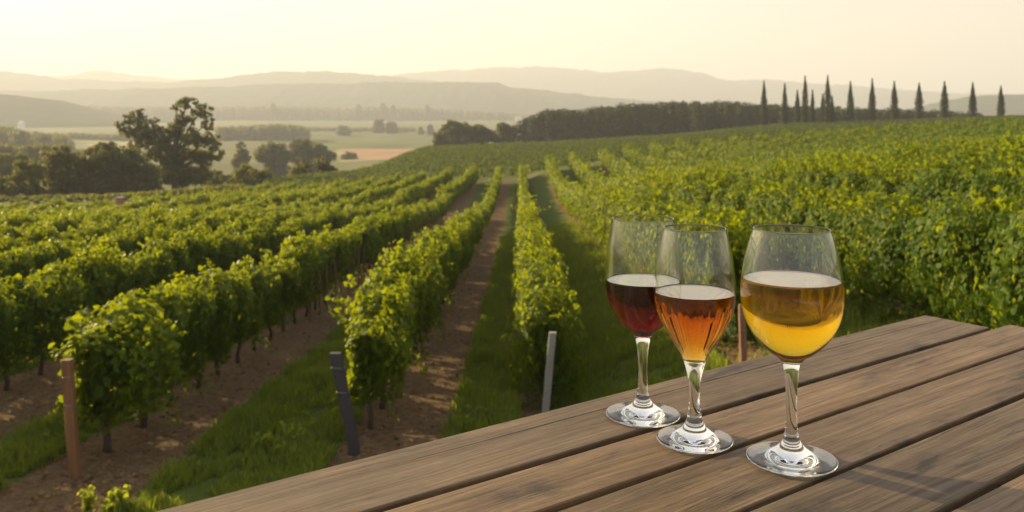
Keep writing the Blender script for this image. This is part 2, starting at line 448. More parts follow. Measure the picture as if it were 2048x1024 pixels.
def foliage_mesh(name, r, n, size, lod, zlo=0.72, zhi=1.88, half_w=0.40, half_len=0.66, shoots=3, skirt=0):
    P, Nn = vine_points(n, r, half_len, zlo, zhi, half_w, 0.7 if lod == 0 else 0.4)
    Ps, Ns = [P], [Nn]
    for _ in range(shoots):          # whippy shoots standing out of the canopy
        b = np.array([r.uniform(-half_w, half_w) * 0.8, r.uniform(-half_len, half_len), zhi - 0.1])
        dr = np.array([r.normal(0, 0.35), r.normal(0, 0.3), 1.0]); ln = r.uniform(0.25, 0.6) * (1.35 if shoots > 8 else 1.0); k = max(4, int(14 * (0.13 / size)))
        t = np.linspace(0, 1, k)[:, None]
        q = b + dr * ln * t + np.array([r.normal(0, .2), r.normal(0, .2), -0.25]) * t * t
        Ps.append(q + r.normal(0, 0.04, (k, 3))); Ns.append(r.normal(0, 1, (k, 3)) + np.array([0, 0, 0.6]))
    for _ in range(skirt):           # canes hanging down the side
        b = np.array([np.sign(r.normal()) * half_w * 0.9, r.uniform(-half_len, half_len), zlo + 0.15])
        k = max(4, int(10 * (0.13 / size))); t = np.linspace(0, 1, k)[:, None]
        q = b + np.array([np.sign(b[0]) * 0.12, r.normal(0, .2), -r.uniform(0.2, 0.6)]) * t
        Ps.append(q + r.normal(0, 0.05, (k, 3))); Ns.append(np.tile([np.sign(b[0]), 0, 0.2], (k, 1)) + r.normal(0, .3, (k, 3)))
    kc = 90                            # dark core leaves added to block light and keep the hedge sides shaded
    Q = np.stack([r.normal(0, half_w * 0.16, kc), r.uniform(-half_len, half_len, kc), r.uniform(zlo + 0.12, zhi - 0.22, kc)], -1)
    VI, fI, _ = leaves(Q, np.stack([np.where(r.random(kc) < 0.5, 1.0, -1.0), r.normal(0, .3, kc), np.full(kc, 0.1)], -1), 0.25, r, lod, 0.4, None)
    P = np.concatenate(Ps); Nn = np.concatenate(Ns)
    tint = np.clip(0.36 + 0.30 * (P[:, 2] - zlo) / (zhi - zlo) + r.normal(0, 0.14, len(P)), 0, 1)  # lighter towards the top: sunlit tips put into the leaf colour
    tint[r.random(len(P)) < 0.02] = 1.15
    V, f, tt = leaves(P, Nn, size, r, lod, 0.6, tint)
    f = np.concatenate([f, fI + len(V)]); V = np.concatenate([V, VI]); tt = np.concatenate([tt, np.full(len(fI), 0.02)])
    return V, f, tt

def trunk_mesh(name, r):
    mb = MB()
    p = [(0, 0, -0.08)]; rad = [0.05]
    x, y = 0, 0
    for k in range(1, 6):
        x += r.normal(0, 0.025); y += r.normal(0, 0.03); p.append((x, y, 0.17 * k)); rad.append(0.042 - 0.003 * k + r.normal(0, 0.003))
    mb.tube(p, rad, 7)
    for s in (-1, 1):
        mb.tube([p[-1], (x * 0.5, y + 0.25 * s, 0.95), (0, 0.55 * s, 1.0)], [0.026, 0.02, 0.012], 6)
    return mb.mesh(name, M['bark'], True)

NV = 14
NEARV, MIDV, TRUNKS = [], [], []
for k in range(NV):
    r = np.random.default_rng(100 + k)
    V, f, tt = foliage_mesh("vine_foliage", r, 2700, 0.072, 0, zlo=0.64 if k % 2 else 0.46, zhi=1.86 + r.normal(0, 0.06), half_w=0.35 + r.normal(0, 0.03), shoots=4, skirt=2)
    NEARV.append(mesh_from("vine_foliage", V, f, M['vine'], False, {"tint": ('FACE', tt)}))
    TRUNKS.append(trunk_mesh("vine_trunk", r))
LOW = []                              # canopies that hang to the grass on both sides
for k in range(8):
    r = np.random.default_rng(300 + k)
    V, f, tt = foliage_mesh("vine_foliage", r, 3300, 0.071, 0, zlo=0.18, zhi=1.84 + r.normal(0, 0.06), half_w=0.43, shoots=(4, 5, 12, 4, 6, 4, 14, 5)[k], skirt=5)
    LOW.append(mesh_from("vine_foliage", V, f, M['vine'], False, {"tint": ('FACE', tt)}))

# ------------------------------------------------------------------ vine rows
SP = 1.1
rows = []      # (key, x0, ystart, yend, wide canopy, label)
rows.append(('A', ROWX['A'], 11.2, 68.5, False, "brown wooden post"))
rows.append(('B', ROWX['B'], 12.2, 98.0, False, "leaning dark post"))
rows.append(('C', ROWX['C'], 13.6, 98.0, True, "pale grey post"))
rows.append(('D', ROWX['D'], 13.6, 98.0, True, "D"))
rows.append(('E', ROWX['E'], 9.0, 98.0, True, "E"))
for k in range(1, 20): rows.append(('L%d' % k, ROWX['A'] - 3.4 * k, 9.0, 68.5 if k < 12 else 64.0, False, 'L%d' % k))
for k in range(2, 22): rows.append(('R%d' % k, ROWX['D'] + 3.0 * k, 9.0, 98.0, True, 'R%d' % k))
ROWTXT = {'A': "in the row that starts at the brown wooden post", 'B': "in the row that starts at the leaning dark post",
          'C': "in the row that starts at the pale grey post", 'D': "in the row just behind the red and amber wine glasses",
          'E': "in the row directly behind the pale golden wine glass",
          'L1': "in the first row beyond the brown post's row", 'L2': "in the second row beyond the brown post's row",
          'L3': "in the third row beyond the brown post's row", 'L4': "in the fourth row beyond the brown post's row"}
plants = []
for key, x0, ya, yb, low, txt in rows:
    y = ya + 0.55; i = 0
    while y < yb:
        x = rowx(x0, y); plants.append((key, i, x, y, low)); y += SP; i += 1
# second block of rows on the left, swung a little to the right
for k in range(9):
    xs, xe = -6.2 - 3.2 * k, -4.1 - 3.0 * k
    for i, y in enumerate(np.arange(72.5, 98, SP)):
        plants.append(('S%d' % k, i, xs + (xe - xs) * (y - 72.5) / 25.5, float(y), True))
def in_view(x, y, m=1.6): return abs(x) < (0.6024 * y + m)
score = []
for q, (key, i, x, y, low) in enumerate(plants):
    g = zg1(x, y)
    hidden = False
    px, py = 1024 + F * x / y, HOR + F * (CZ - g - 1.9) / y
    hidden = px > 1300 and py > 700
    if in_view(x, y, 0.8) and not hidden and py < 1060: score.append((y, q))
score.sort(); near_ids = set(q for _, q in score[:290])
vg = "grapevines trained along the vineyard rows"
first_row_lab = {'A': "bushy grapevine at the near end of its row right beside the brown wooden post",
                 'B': "sunlit grapevine at the near end of its row right behind the leaning dark post",
                 'C': "sprawling grapevine at the near end of its row right beside the pale grey post"}
rv = np.random.default_rng(5)
FV, FF, FT, FM = [], [], [], []
nbase = 0
lodcache = {}
def lodmesh(lod, k, low):
    key = (lod, k, low)
    if key not in lodcache:
        r = np.random.default_rng(900 + lod * 50 + k + (25 if low else 0))
        zlo = 0.2 if low else 0.66
        if lod == 1: a = foliage_mesh("", r, 1250, 0.097, 1, zlo=zlo, half_w=0.43 if low else 0.36, shoots=2)
        elif lod == 2: a = foliage_mesh("", r, 760, 0.125, 1, zlo=zlo, half_w=0.42 if low else 0.36, shoots=1)
        else: a = foliage_mesh("", r, 460, 0.168, 1, zlo=zlo, half_w=0.42 if low else 0.36, shoots=1)
        lodcache[key] = a
    return lodcache[key]
for q, (key, i, x, y, low) in enumerate(plants):
    g = zg1(x, y); s = 1.0 + rv.normal(0, 0.05); flip = math.pi if rv.random() < 0.5 else 0.0
    lean = rv.normal(0, 0.05)
    if q in near_ids:
        t = empty("grapevine", (x, y, g), -math.atan(HEAD) + flip)
        t.scale = (s * (1 + rv.normal(0, 0.06)), 1.0, s * (1 + rv.normal(0, 0.04)))
        if key in 'ABC' and i < 2: t.scale.x *= ((1.4, 1.15) if key == 'A' else (1.18, 1.05))[i]
        if key == 'C': t.scale.x *= 0.84
        lab = first_row_lab.get(key) if i == 0 else None
        if lab is None:
            lab = "leafy grapevine " + ROWTXT.get(key, "higher up the slope beyond the wine glasses" if key[0] == 'R' else "far across the left field")
        tag(t, lab, "grapevine", vg)
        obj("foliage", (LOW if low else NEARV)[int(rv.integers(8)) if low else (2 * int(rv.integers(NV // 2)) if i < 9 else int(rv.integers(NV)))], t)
        obj("trunk", TRUNKS[int(rv.integers(NV))], t)
    else:
        if not in_view(x, y, 6.0): continue
        lod = 1 if y < 42 else (2 if y < 66 else 3)
        V, f, tt = lodmesh(lod, int(rv.integers(8)), low)
        c, sn = (1, 0) if flip == 0 else (-1, 0)
        W = V.copy(); W[:, 0] = V[:, 0] * c * s; W[:, 1] = V[:, 1] * c; W[:, 2] *= s
        W += np.array([x, y, g]) + np.array([lean, 0, 0])
        FV.append(W); FF.append(f + nbase); FT.append(tt); nbase += len(W)
# the vineyard beyond the cross path: rows running along the slope
far = obj("vines", mesh_from("vines", np.concatenate(FV), np.concatenate(FF), M['vine'], False, {"tint": ('FACE', np.concatenate(FT))}))
tag(far, "mass of green vine rows covering the farther vineyard slopes", "vines", kind='stuff')
FV, FF, FT = [], [], []; nbase = 0
r = np.random.default_rng(77)
for k, y0 in enumerate(np.arange(108, 262, 4.2)):
    lo, hi = -0.28 * y0, 0.62 * y0
    xs = np.arange(lo, hi, 0.9) + r.normal(0, 0.15, len(np.arange(lo, hi, 0.9)))
    ys = y0 + 0.05 * xs + 1.2 * np.sin(xs / 23 + k * 0.2)
    keep = r.random(len(xs)) > 0.05; xs, ys = xs[keep], ys[keep]
    gz = zg(xs, ys)
    per = 22
    P = np.stack([np.repeat(xs, per), np.repeat(ys, per), np.repeat(gz, per)], -1) + np.stack([r.normal(0, .5, len(xs)*per), r.normal(0, .3, len(xs)*per), r.uniform(0.1, 1.0, len(xs)*per)], -1)
    Nn = r.normal(0, 0.6, P.shape) + np.array([0, -0.3, 0.6])
    V, f, tt = leaves(P, Nn, 0.32, r, 1, 0.4, np.clip(r.normal(0.4, 0.2, len(P)), 0, 1))
    FV.append(V); FF.append(f + nbase); FT.append(tt); nbase += len(V)
far = obj("vines", mesh_from("vines", np.concatenate(FV), np.concatenate(FF), M['vine_young'], False, {"tint": ('FACE', np.concatenate(FT))}))
tag(far, "dull green low vines on the slope beyond the cross path", "vines", kind='stuff')

# ------------------------------------------------------------------ posts and stakes
def post(name, base, top, wx, wy, mat, label, cat, cap=True, group=None):
    b, t = Vector(base), Vector(top); h = t - b
    o = empty(name, base); tag(o, label, cat, group)
    mb = MB(); K = 6; vs = []; r = random.Random(hash(label) % 999)
    for k in range(K + 1):
        c = h * (k / K) + Vector((0, 0, -0.12)) * (1 if k == 0 else 0); j = 0.004
        ch = 0.18
        pts = [(-wx, -wy*(1-ch)), (-wx*(1-ch), -wy), (wx*(1-ch), -wy), (wx, -wy*(1-ch)), (wx, wy*(1-ch)), (wx*(1-ch), wy), (-wx*(1-ch), wy), (-wx, wy*(1-ch))]
        vs += [(c.x + a + r.uniform(-j, j), c.y + d + r.uniform(-j, j), c.z) for a, d in pts]
    fs = [tuple(range(7, -1, -1)), tuple(range(K * 8, K * 8 + 8))]
    for k in range(K):
        for i in range(8):
            jn = (i + 1) % 8; fs.append((k*8+i, k*8+jn, k*8+8+jn, k*8+8+i))
    mb.add(vs, fs); obj("shaft", mb.mesh(name + "_shaft", mat), o)
    for hh in (0.62, 0.86):            # the trellis wire tied round it
        wm_ = MB()
        c = h * hh
        ring = [(c.x + (wx + .006) * math.cos(a) * 1.12, c.y + (wy + .006) * math.sin(a) * 1.12, c.z + 0.004 * math.sin(3 * a)) for a in np.linspace(0, 2 * math.pi, 13)]
        wm_.tube(ring, [0.004] * 13, 5)
        obj("wire_tie", wm_.mesh("wire_tie", M['post_grey']), o)
    return o
xb, yb = -5.53, 10.76; zb = zg1(xb, yb)
post("row_end_post", (xb, yb, zb), (xb - 0.09, yb - 0.02, zb + 1.50), 0.058, 0.055, M['post_wood'], "brown wooden post standing at the near end of a vine row", "post")
xb, yb = -2.13, 11.6; zb = zg1(xb, yb)
post("row_end_post", (xb, yb, zb), (xb - 0.27, yb - 0.05, zb + 1.40), 0.075, 0.05, M['post_dark'], "dark purplish grey post leaning left in front of a sunlit vine row", "post")
xb, yb = 0.49, 12.9; zb = zg1(xb, yb)
post("row_end_post", (xb, yb, zb), (xb + 0.13, yb, zb + 1.36), 0.055, 0.05, M['post_grey'], "pale grey metal post just beyond the table edge, leaning right", "post")
xb, yb = 3.35, 12.3; zb = zg1(xb, yb)
post("row_end_post", (xb, yb, zb), (xb - 0.02, yb, zb + 0.95), 0.045, 0.045, M['stake_wood'], "short brown post showing between the amber and the golden glass", "post")
# slim stakes in the brown-post row
mb = MB(); mb.tube([(0, 0, -0.1), (0.01, 0, 0.6), (0, 0.01, 1.25)], [0.033, 0.03, 0.03], 7); stake_me = mb.mesh("vine_stake", M['stake_wood'])
rs = np.random.default_rng(12); firsts = None
for k in range(44):
    y = 22.0 + 0.95 * k; x = rowx(ROWX['A'], y) + 0.30 + rs.normal(0, 0.03)
    o = obj("vine_stake", stake_me, None, (x, y, zg1(x, y)), rs.uniform(0, 6)); o.scale = (1, 1, 0.9 + rs.random() * 0.2)
    tag(o, "slim reddish brown stake under the brown post's vine row", "stake", "stakes propping the vines of the brown post's row")

# ------------------------------------------------------------------ grass and weeds
r = np.random.default_rng(21)
def blades(P, hgt, r):
    n = len(P); a = r.uniform(0, 2 * math.pi, n); wd = 0.008 + 0.006 * r.random(n)
    dx, dy = np.cos(a), np.sin(a); lean = r.uniform(0.1, 0.7, n) * hgt; b = a + r.normal(1.57, 0.5, n)
    lx, ly = np.cos(b) * lean, np.sin(b) * lean
    z0 = np.zeros(n)
    V = np.stack([np.stack([P[:, 0] - dx * wd, P[:, 1] - dy * wd, P[:, 2]], -1), np.stack([P[:, 0] + dx * wd, P[:, 1] + dy * wd, P[:, 2]], -1),
                  np.stack([P[:, 0] + dx * wd * .7 + lx * .4, P[:, 1] + dy * wd * .7 + ly * .4, P[:, 2] + hgt * .62], -1),
                  np.stack([P[:, 0] - dx * wd * .7 + lx * .4, P[:, 1] - dy * wd * .7 + ly * .4, P[:, 2] + hgt * .62], -1),
                  np.stack([P[:, 0] + lx, P[:, 1] + ly, P[:, 2] + hgt], -1)], 1)
    base = (np.arange(n) * 5)[:, None]
    return V.reshape(-1, 3), [base + np.array([[0, 1, 2, 3]]), base + np.array([[3, 2, 4]])]
def scatter(n, xa, xb_, ya, yb_, pw):
    y = ya + (yb_ - ya) * r.random(n) ** pw; x = xa + (xb_ - xa) * r.random(n); return x, y
xs, ys = [], []
for n_, xa, xb_, ya, yb_ in ((260000, -12.5, 3.6, 8.6, 26.0), (110000, -13, 3.7, 26, 50), (60000, 3.4, 7.5, 8.6, 34)):
    a, c = scatter(n_, xa, xb_, ya, yb_, 1.35); xs.append(a); ys.append(c)
xs = np.concatenate(xs); ys = np.concatenate(ys)
sl_ = lane_soil(xs, ys); clump = fbm(xs * 1.6, ys * 1.6, 41, 3)
kp = (r.random(len(xs)) > sl_ * 1.25 - 0.10) & (clump > -0.17 + 0.28 * sl_) & in_view(0, 1, 1e9)
kp &= np.abs(xs) < 0.62 * ys + 0.5
xs, ys, clump, sl_ = xs[kp], ys[kp], clump[kp], sl_[kp]
hg = np.clip(0.16 + 0.40 * clump + r.normal(0, 0.035, len(xs)), 0.03, 0.42) * np.where(sl_ > 0.5, 0.55, 1) * (1 + 0.012 * (ys - 10))
V, f = blades(np.stack([xs, ys, zg(xs, ys) - 0.01], -1), hg, r)
tint = np.clip(0.35 + clump * 0.6 + r.normal(0, 0.16, len(xs)), 0, 1)
go = obj("grass", mesh_from("grass", V, f, M['grass'], False, {"tint": ('FACE', np.concatenate([tint, tint]))}))
tag(go, "short green grass growing in strips between the vine rows", "grass", kind='stuff')

def soil_points(n_, r):
    y = 8.6 + 26 * r.random(n_) ** 1.3; x = r.uniform(-1, 1, n_) * (0.62 * y + 0.5); k_ = (lane_soil(x, y) > 0.6) & (x < 3.6); return x[k_], y[k_]
xs, ys = soil_points(26000, r); n_ = len(xs)
OCT = np.array([(1,0,0),(0,1,0),(-1,0,0),(0,-1,0),(0,0,1),(0,0,-1)], float); OF = np.array([(0,1,4),(1,2,4),(2,3,4),(3,0,4),(1,0,5),(2,1,5),(3,2,5),(0,3,5)])
V = OCT[None] * (np.exp(r.normal(-3.9, 0.45, n_))[:, None, None] * r.uniform(0.6, 1.3, (n_, 6, 3))) * np.array([1, 1, 0.7]) + np.stack([xs, ys, zg(xs, ys)], -1)[:, None, :]
M['clod'] = simple('soil_clod', (0.16, 0.10, 0.055), 0.95, 0.4, 8, 0.5)
tag(obj("soil_clods", mesh_from("soil_clods", V.reshape(-1, 3), ((np.arange(n_) * 6)[:, None, None] + OF[None]).reshape(-1, 3), M['clod'])), "loose clods of brown earth lying in the bare lanes", "soil", kind='stuff')
xs, ys = soil_points(9000, r); n_ = len(xs)
V, f, tt = leaves(np.stack([xs, ys, zg(xs, ys) + 0.02], -1), np.tile([0, 0, 1.0], (n_, 1)), 0.07, r, 1, 0.0, r.random(n_))
M['dry_leaf'] = leaf_material('dry_leaf', (0.07, 0.04, 0.015), (0.16, 0.09, 0.03), (0.28, 0.17, 0.05), (0.2, 0.12, 0.03), 0.7, 0.25, 0.1)
tag(obj("fallen_leaves", mesh_from("fallen_leaves", V, f, M['dry_leaf'], False, {"tint": ('FACE', tt)})), "dry fallen vine leaves scattered over the bare lanes", "leaves", kind='stuff')

def weed(x, y, h, w_, nl, label, seed, group=None):
    rr = np.random.default_rng(seed); o = empty("weed_plant", (x, y, zg1(x, y))); tag(o, label, "weed", group)
    mb = MB(); Ps, Ns = [], []
    for k in range(nl):
        a = rr.uniform(0, 6.28); sp = rr.uniform(0.1, 1) * w_; hh = h * rr.uniform(0.55, 1.0)
        tip = np.array([math.cos(a) * sp, math.sin(a) * sp, hh]); mid = tip * np.array([0.4, 0.4, 0.55])
        mb.tube([(0, 0, -0.03), tuple(mid), tuple(tip)], [0.006, 0.005, 0.003], 5)
        m_ = int(9 * h / 0.4) + 4
        for t in np.linspace(0.25, 1, m_):
            c = (1 - t) ** 2 * np.zeros(3) + 2 * t * (1 - t) * mid + t * t * tip
            for _ in range(2): Ps.append(c + rr.normal(0, 0.018, 3)); Ns.append(rr.normal(0, 0.8, 3) + np.array([math.cos(a), math.sin(a), 0.7]))
    obj("stem", mb.mesh("weed_stem", M['weed']), o)
    P = np.array(Ps); V, f, tt = leaves(P, np.array(Ns), 0.06, rr, 1, 0.2, np.clip(rr.normal(0.55, 0.25, len(P)), 0, 1.1))
    obj("foliage", mesh_from("weed_foliage", V, f, M['weed'], False, {"tint": ('FACE', tt)}), o)
weed(-4.36, 9.42, 0.30, 0.20, 40, "dense bright green weed in the bottom left corner below the brown post", 1)
weed(-4.75, 9.50, 0.34, 0.14, 6, "thin pale weed stalks left of the dense green weed", 2)
weed(-3.35, 11.5, 0.30, 0.28, 14, "yellow green weed tuft in the grass left of the leaning dark post", 3)
weed(-3.05, 11.9, 0.26, 0.26, 12, "small yellow green weed tuft just behind the larger tuft beside the dark post", 4)
weed(-0.85, 12.6, 0.24, 0.30, 14, "low yellow green weed just beyond the table edge between two rows", 5)
weed(-0.50, 13.1, 0.20, 0.22, 10, "low leafy weed just beyond the table edge near the grey post", 6)

# ------------------------------------------------------------------ trees
def tree(name, label, cat, base, blobs, mat, size, dens, seed, trunk_r=0.25, group=None, limbs=True):
    """blobs: (dx, dy, dz, rx, rz) relative to the base, in metres"""
    rr = np.random.default_rng(seed)
    o = empty(name, base); tag(o, label, cat, group)
    Ps, Ns = [], []
    for (dx, dy, dz, rx, rz) in blobs:
        nsub = max(8, int(16 * rx))
        for _ in range(nsub):           # each blob is many small clumps
            v = rr.normal(0, 1, 3); v /= np.linalg.norm(v); v *= rr.random() ** 0.4
            c = np.array([dx + v[0] * rx * 0.85, dy + v[1] * rx * 0.85, dz + v[2] * rz * 0.85])
            cr = rx * rr.uniform(0.16, 0.34); m_ = int(dens * cr * cr / (size * size) * 8) + 8
            q = rr.normal(0, 1, (m_, 3)); q /= np.linalg.norm(q, axis=1)[:, None]
            rad = rr.random(m_) ** 0.45
            Ps.append(c + q * (rad * cr)[:, None] * np.array([1, 1, 0.75])); Ns.append(q + np.array([0, 0, 0.4]))
    P = np.concatenate(Ps); Nn = np.concatenate(Ns)
    zmin, zmax = P[:, 2].min(), P[:, 2].max()
    V, f, tt = leaves(P, Nn, size, rr, 1, 0.2, np.clip(rr.normal(0.45, 0.2, len(P)), 0, 1))
    top = max(b_[2] for b_ in blobs)
    mb = MB()
    mb.tube([(0, 0, -0.4), (0.05, 0, top * 0.25), (0.1 * trunk_r, 0, top * 0.55)], [trunk_r * 1.25, trunk_r, trunk_r * 0.7], 9)
    if limbs:
        for (dx, dy, dz, rx, rz) in blobs:
            if rx < 0.6 or dz < top * 0.3: continue
            s = (0.05, 0, min(top * 0.45, dz * 0.6)); mid = (dx * 0.5, dy * 0.5, s[2] + (dz - s[2]) * 0.6)
            mb.tube([s, mid, (dx, dy, dz + rz * 0.4)], [trunk_r * 0.55, trunk_r * 0.32, trunk_r * 0.1], 6)
    obj("trunk", mb.mesh(name + "_trunk", M['tree_bark'], True), o)
    obj("crown", mesh_from(name + "_crown", V, f, M[mat], False, {"tint": ('FACE', tt)}), o)
    return o
def tree_px(label, d, pxs, mat, seed, size=0.3, dens=1.0, name="broadleaf_tree", cat="tree", group=None, trunk_r=0.25, bx=None, squash=0.7):
    """pxs: (px, py, rx_px, rz_px) of each clump as measured on the photo, turned into metres at distance d"""
    k = d / F
    if bx is None: bx = sum(p_[0] for p_ in pxs) / len(pxs)
    X, Y = (bx - 1024) * k, d; Z = zg1(X, Y)
    rr = np.random.default_rng(seed + 1000)
    bl = []
    for (px, py, rx, rz) in pxs:
        bl.append(((px - bx) * k, rr.uniform(-0.5, 0.5) * rx * k * squash * 1.5, CZ - (py - HOR) * k - Z, rx * k, rz * k))
    if d != 140:                      # skirts that reach the grass
        lowest = min(bl, key=lambda q: q[2]); rxm = max(q[3] for q in bl)
        zz = lowest[2] - lowest[4] * 0.6
        while zz > 0.2:
            bl.append((lowest[0] * 0.5, 0, zz, rxm * 0.9, max(lowest[4], 0.8))); zz -= lowest[4] * 0.9
    return tree(name, label, cat, (X, Y, Z), bl, mat, size, dens, seed, trunk_r, group)

tree_px("tall open crowned tree with two rounded heads rising above the dark trees", 140,
        [(275, 255, 24, 18), (305, 265, 22, 18), (330, 285, 28, 20), (240, 250, 14, 12), (318, 258, 14, 12), (355, 252, 20, 16), (255, 235, 18, 16), (285, 232, 20, 18), (310, 245, 14, 12), (262, 265, 22, 14), (295, 275, 26, 18), (268, 290, 20, 12),
         (352, 215, 14, 14), (378, 205, 24, 16), (405, 225, 24, 20), (420, 250, 18, 18), (372, 240, 26, 18), (345, 268, 30, 20),
         (395, 275, 34, 22), (425, 285, 24, 20), (310, 305, 34, 22), (360, 310, 40, 24), (405, 315, 34, 20), (438, 305, 14, 14), (375, 350, 50, 30), (330, 345, 40, 30)],
        'tree', 1, 0.36, 0.85, trunk_r=0.5, bx=350)
tree_px("broad dark tree left of the tall open tree", 132, [(235, 325, 60, 38), (200, 320, 40, 30), (270, 345, 50, 38), (220, 365, 70, 34), (215, 295, 25, 14), (290, 370, 40, 30)], 'tree', 2, 0.36, 1.3, bx=235)
tree_px("dark rounded tree beside the broad dark tree, second from the yellow bush", 128, [(125, 310, 36, 24), (110, 330, 34, 30), (145, 340, 46, 36), (130, 368, 56, 34)], 'tree', 3, 0.36, 1.3, bx=130)
tree_px("sunlit yellow green bush at the left edge of the dark trees", 124, [(60, 335, 30, 20), (80, 350, 26, 26), (45, 360, 30, 24), (70, 378, 34, 24)], 'tree_yellow', 4, 0.34, 1.2, bx=62, name="broadleaf_bush", cat="bush")
tree_px("dark bush cut off by the left edge of the photo", 120, [(-5, 368, 30, 26), (15, 385, 34, 20), (-25, 390, 40, 24)], 'tree', 5, 0.34, 1.2, bx=0, name="broadleaf_bush", cat="bush")
tree_px("pale green bush behind the yellow bush near the left edge", 190, [(10, 325, 30, 20), (40, 320, 24, 16), (-15, 340, 30, 24), (25, 345, 30, 22)], 'tree_yellow', 6, 0.4, 1.1, bx=12, name="broadleaf_bush", cat="bush")
tree_px("rounded bush with sunlit left side right of the tall open tree", 150, [(495, 345, 26, 20), (515, 352, 28, 20), (475, 362, 24, 16), (500, 368, 46, 18)], 'tree_yellow', 7, 0.34, 1.3, bx=500, name="broadleaf_bush", cat="bush")
tree_px("low golden bush at the foot of the tall open tree", 148, [(435, 350, 20, 12), (452, 362, 20, 14), (425, 365, 18, 16)], 'tree_yellow', 8, 0.3, 1.1, bx=440, name="broadleaf_bush", cat="bush")
tree_px("brownish green bush, left one of a pair at the end of the left field", 158, [(595, 342, 24, 18), (610, 335, 18, 16), (600, 358, 36, 16)], 'tree', 9, 0.34, 1.2, bx=600, name="broadleaf_bush", cat="bush")
tree_px("brownish green bush, right one of a pair at the end of the left field", 158, [(645, 328, 22, 18), (652, 342, 24, 18), (645, 356, 32, 14)], 'tree', 10, 0.34, 1.2, bx=647, name="broadleaf_bush", cat="bush")
# hazy trees farther down the valley
VG = "hazy trees standing in the valley"
tree_px("hazy upright tree just right of the tall open tree", 330, [(482, 295, 12, 14), (486, 312, 18, 16), (480, 322, 20, 12)], 'tree', 11, 0.7, 1.3, group=VG)
tree_px("wide hazy tree, left half of the blue green clump in the valley", 320, [(545, 295, 26, 16), (530, 310, 30, 18), (560, 312, 30, 18)], 'tree', 12, 0.7, 1.3, group=VG)
tree_px("wide hazy tree, right half of the blue green clump in the valley", 330, [(600, 292, 26, 16), (635, 300, 28, 14), (615, 312, 40, 16), (655, 312, 20, 12)], 'tree', 13, 0.7, 1.3, group=VG)
tree_px("small dark bush beside the terracotta field", 480, [(697, 308, 9, 8), (706, 312, 12, 8), (688, 314, 10, 7)], 'tree', 14, 0.7, 1.3, group=VG, name="broadleaf_bush", cat="bush")
tree_px("left tree of a hazy pair in the middle of the valley", 1080, [(758, 248, 12, 11), (756, 258, 14, 9)], 'tree', 15, 1.6, 1.4, group=VG)
tree_px("right tree of a hazy pair in the middle of the valley", 1080, [(783, 252, 13, 9), (785, 260, 14, 8)], 'tree', 16, 1.6, 1.4, group=VG)
tree_px("small tree, left one of two left of the dark grove", 1000, [(841, 258, 6, 6), (842, 264, 8, 6)], 'tree', 17, 1.2, 1.4, group=VG)
tree_px("small tree, right one of two left of the dark grove", 980, [(860, 255, 8, 8), (862, 264, 10, 7)], 'tree', 18, 1.2, 1.4, group=VG)
tree_px("pale hazy tree left of the hazy pair in the valley", 1000, [(686, 258, 12, 8), (688, 264, 16, 6)], 'tree', 19, 1.8, 1.3, group=VG)
# dark grove right of the valley
GV = "trees of the dark grove beyond the far vine slope"
tree_px("largest rounded tree of the dark grove at its left end", 305, [(905, 255, 24, 16), (890, 270, 24, 18), (925, 262, 26, 18), (910, 282, 36, 14)], 'tree', 21, 0.65, 1.4, group=GV)
tree_px("middle tree of the dark grove, lower than its left neighbour", 310, [(960, 258, 20, 12), (950, 272, 26, 16), (975, 272, 24, 14)], 'tree', 22, 0.65, 1.4, group=GV)
tree_px("right tree of the dark grove next to the long wood", 315, [(1005, 256, 18, 12), (1020, 262, 20, 12), (1005, 272, 30, 14)], 'tree', 23, 0.65, 1.4, group=GV)
tree_px("small brownish tree at the left foot of the dark grove", 300, [(875, 272, 10, 10), (874, 284, 12, 8)], 'tree', 24, 0.6, 1.3, group=GV)

# woods that read as one mass
def wood(name, label, pts, d0, d1, mat, seed, size, step, hgt, low, dens=1.0):
    rr = np.random.default_rng(seed); pts = np.array(pts, float); Ps, Ns = [], []
    px = pts[0, 0]
    while px < pts[-1, 0]:
        for layer in range(3):
            d = d0 + (d1 - d0) * (layer + rr.random()) / 3; k = d / F
            q = px + rr.uniform(-step, step) * 0.6; top = np.interp(q, pts[:, 0], pts[:, 1]) + rr.uniform(-0.12, 0.42) * hgt * (0.5 + 0.2 * layer)
            X = (q - 1024) * k; ztop = CZ - (top - HOR) * k; zb_ = zg1(X, d); rx = step * k * rr.uniform(0.7, 1.15)
            H = max(ztop - zb_, rx)
            n_ = int(dens * 16 * rx * rx / (size * size)) + 20
            v = rr.normal(0, 1, (n_, 3)); v /= np.linalg.norm(v, axis=1)[:, None]
            lump = 1 + 0.35 * (vnoise(v[:, 0] * 2.2 + q, v[:, 2] * 2.2 + v[:, 1] * 2, seed + layer) - 0.5)
            rad = rr.random(n_) ** 0.3 * lump
            hz = min(H * 0.5, rx * 0.95); zc = zb_ + H - hz
            while True:               # stack rounded crowns down to the ground
                Ps.append(np.stack([X + v[:, 0] * rx * rad, d + v[:, 1] * rx * rad, zc + v[:, 2] * hz * rad], -1)); Ns.append(v + np.array([0, 0, 0.3]))
                if zc - hz * 0.8 < zb_: break
                zc -= hz * 1.1
        px += step
    P = np.concatenate(Ps); V, f, tt = leaves(P, np.concatenate(Ns), size, rr, 1, 0.2, np.clip(rr.normal(0.4, 0.2, len(P)), 0, 1))
    o = obj(name, mesh_from(name, V, f, M[mat], False, {"tint": ('FACE', tt)})); tag(o, label, "woods", kind='stuff')
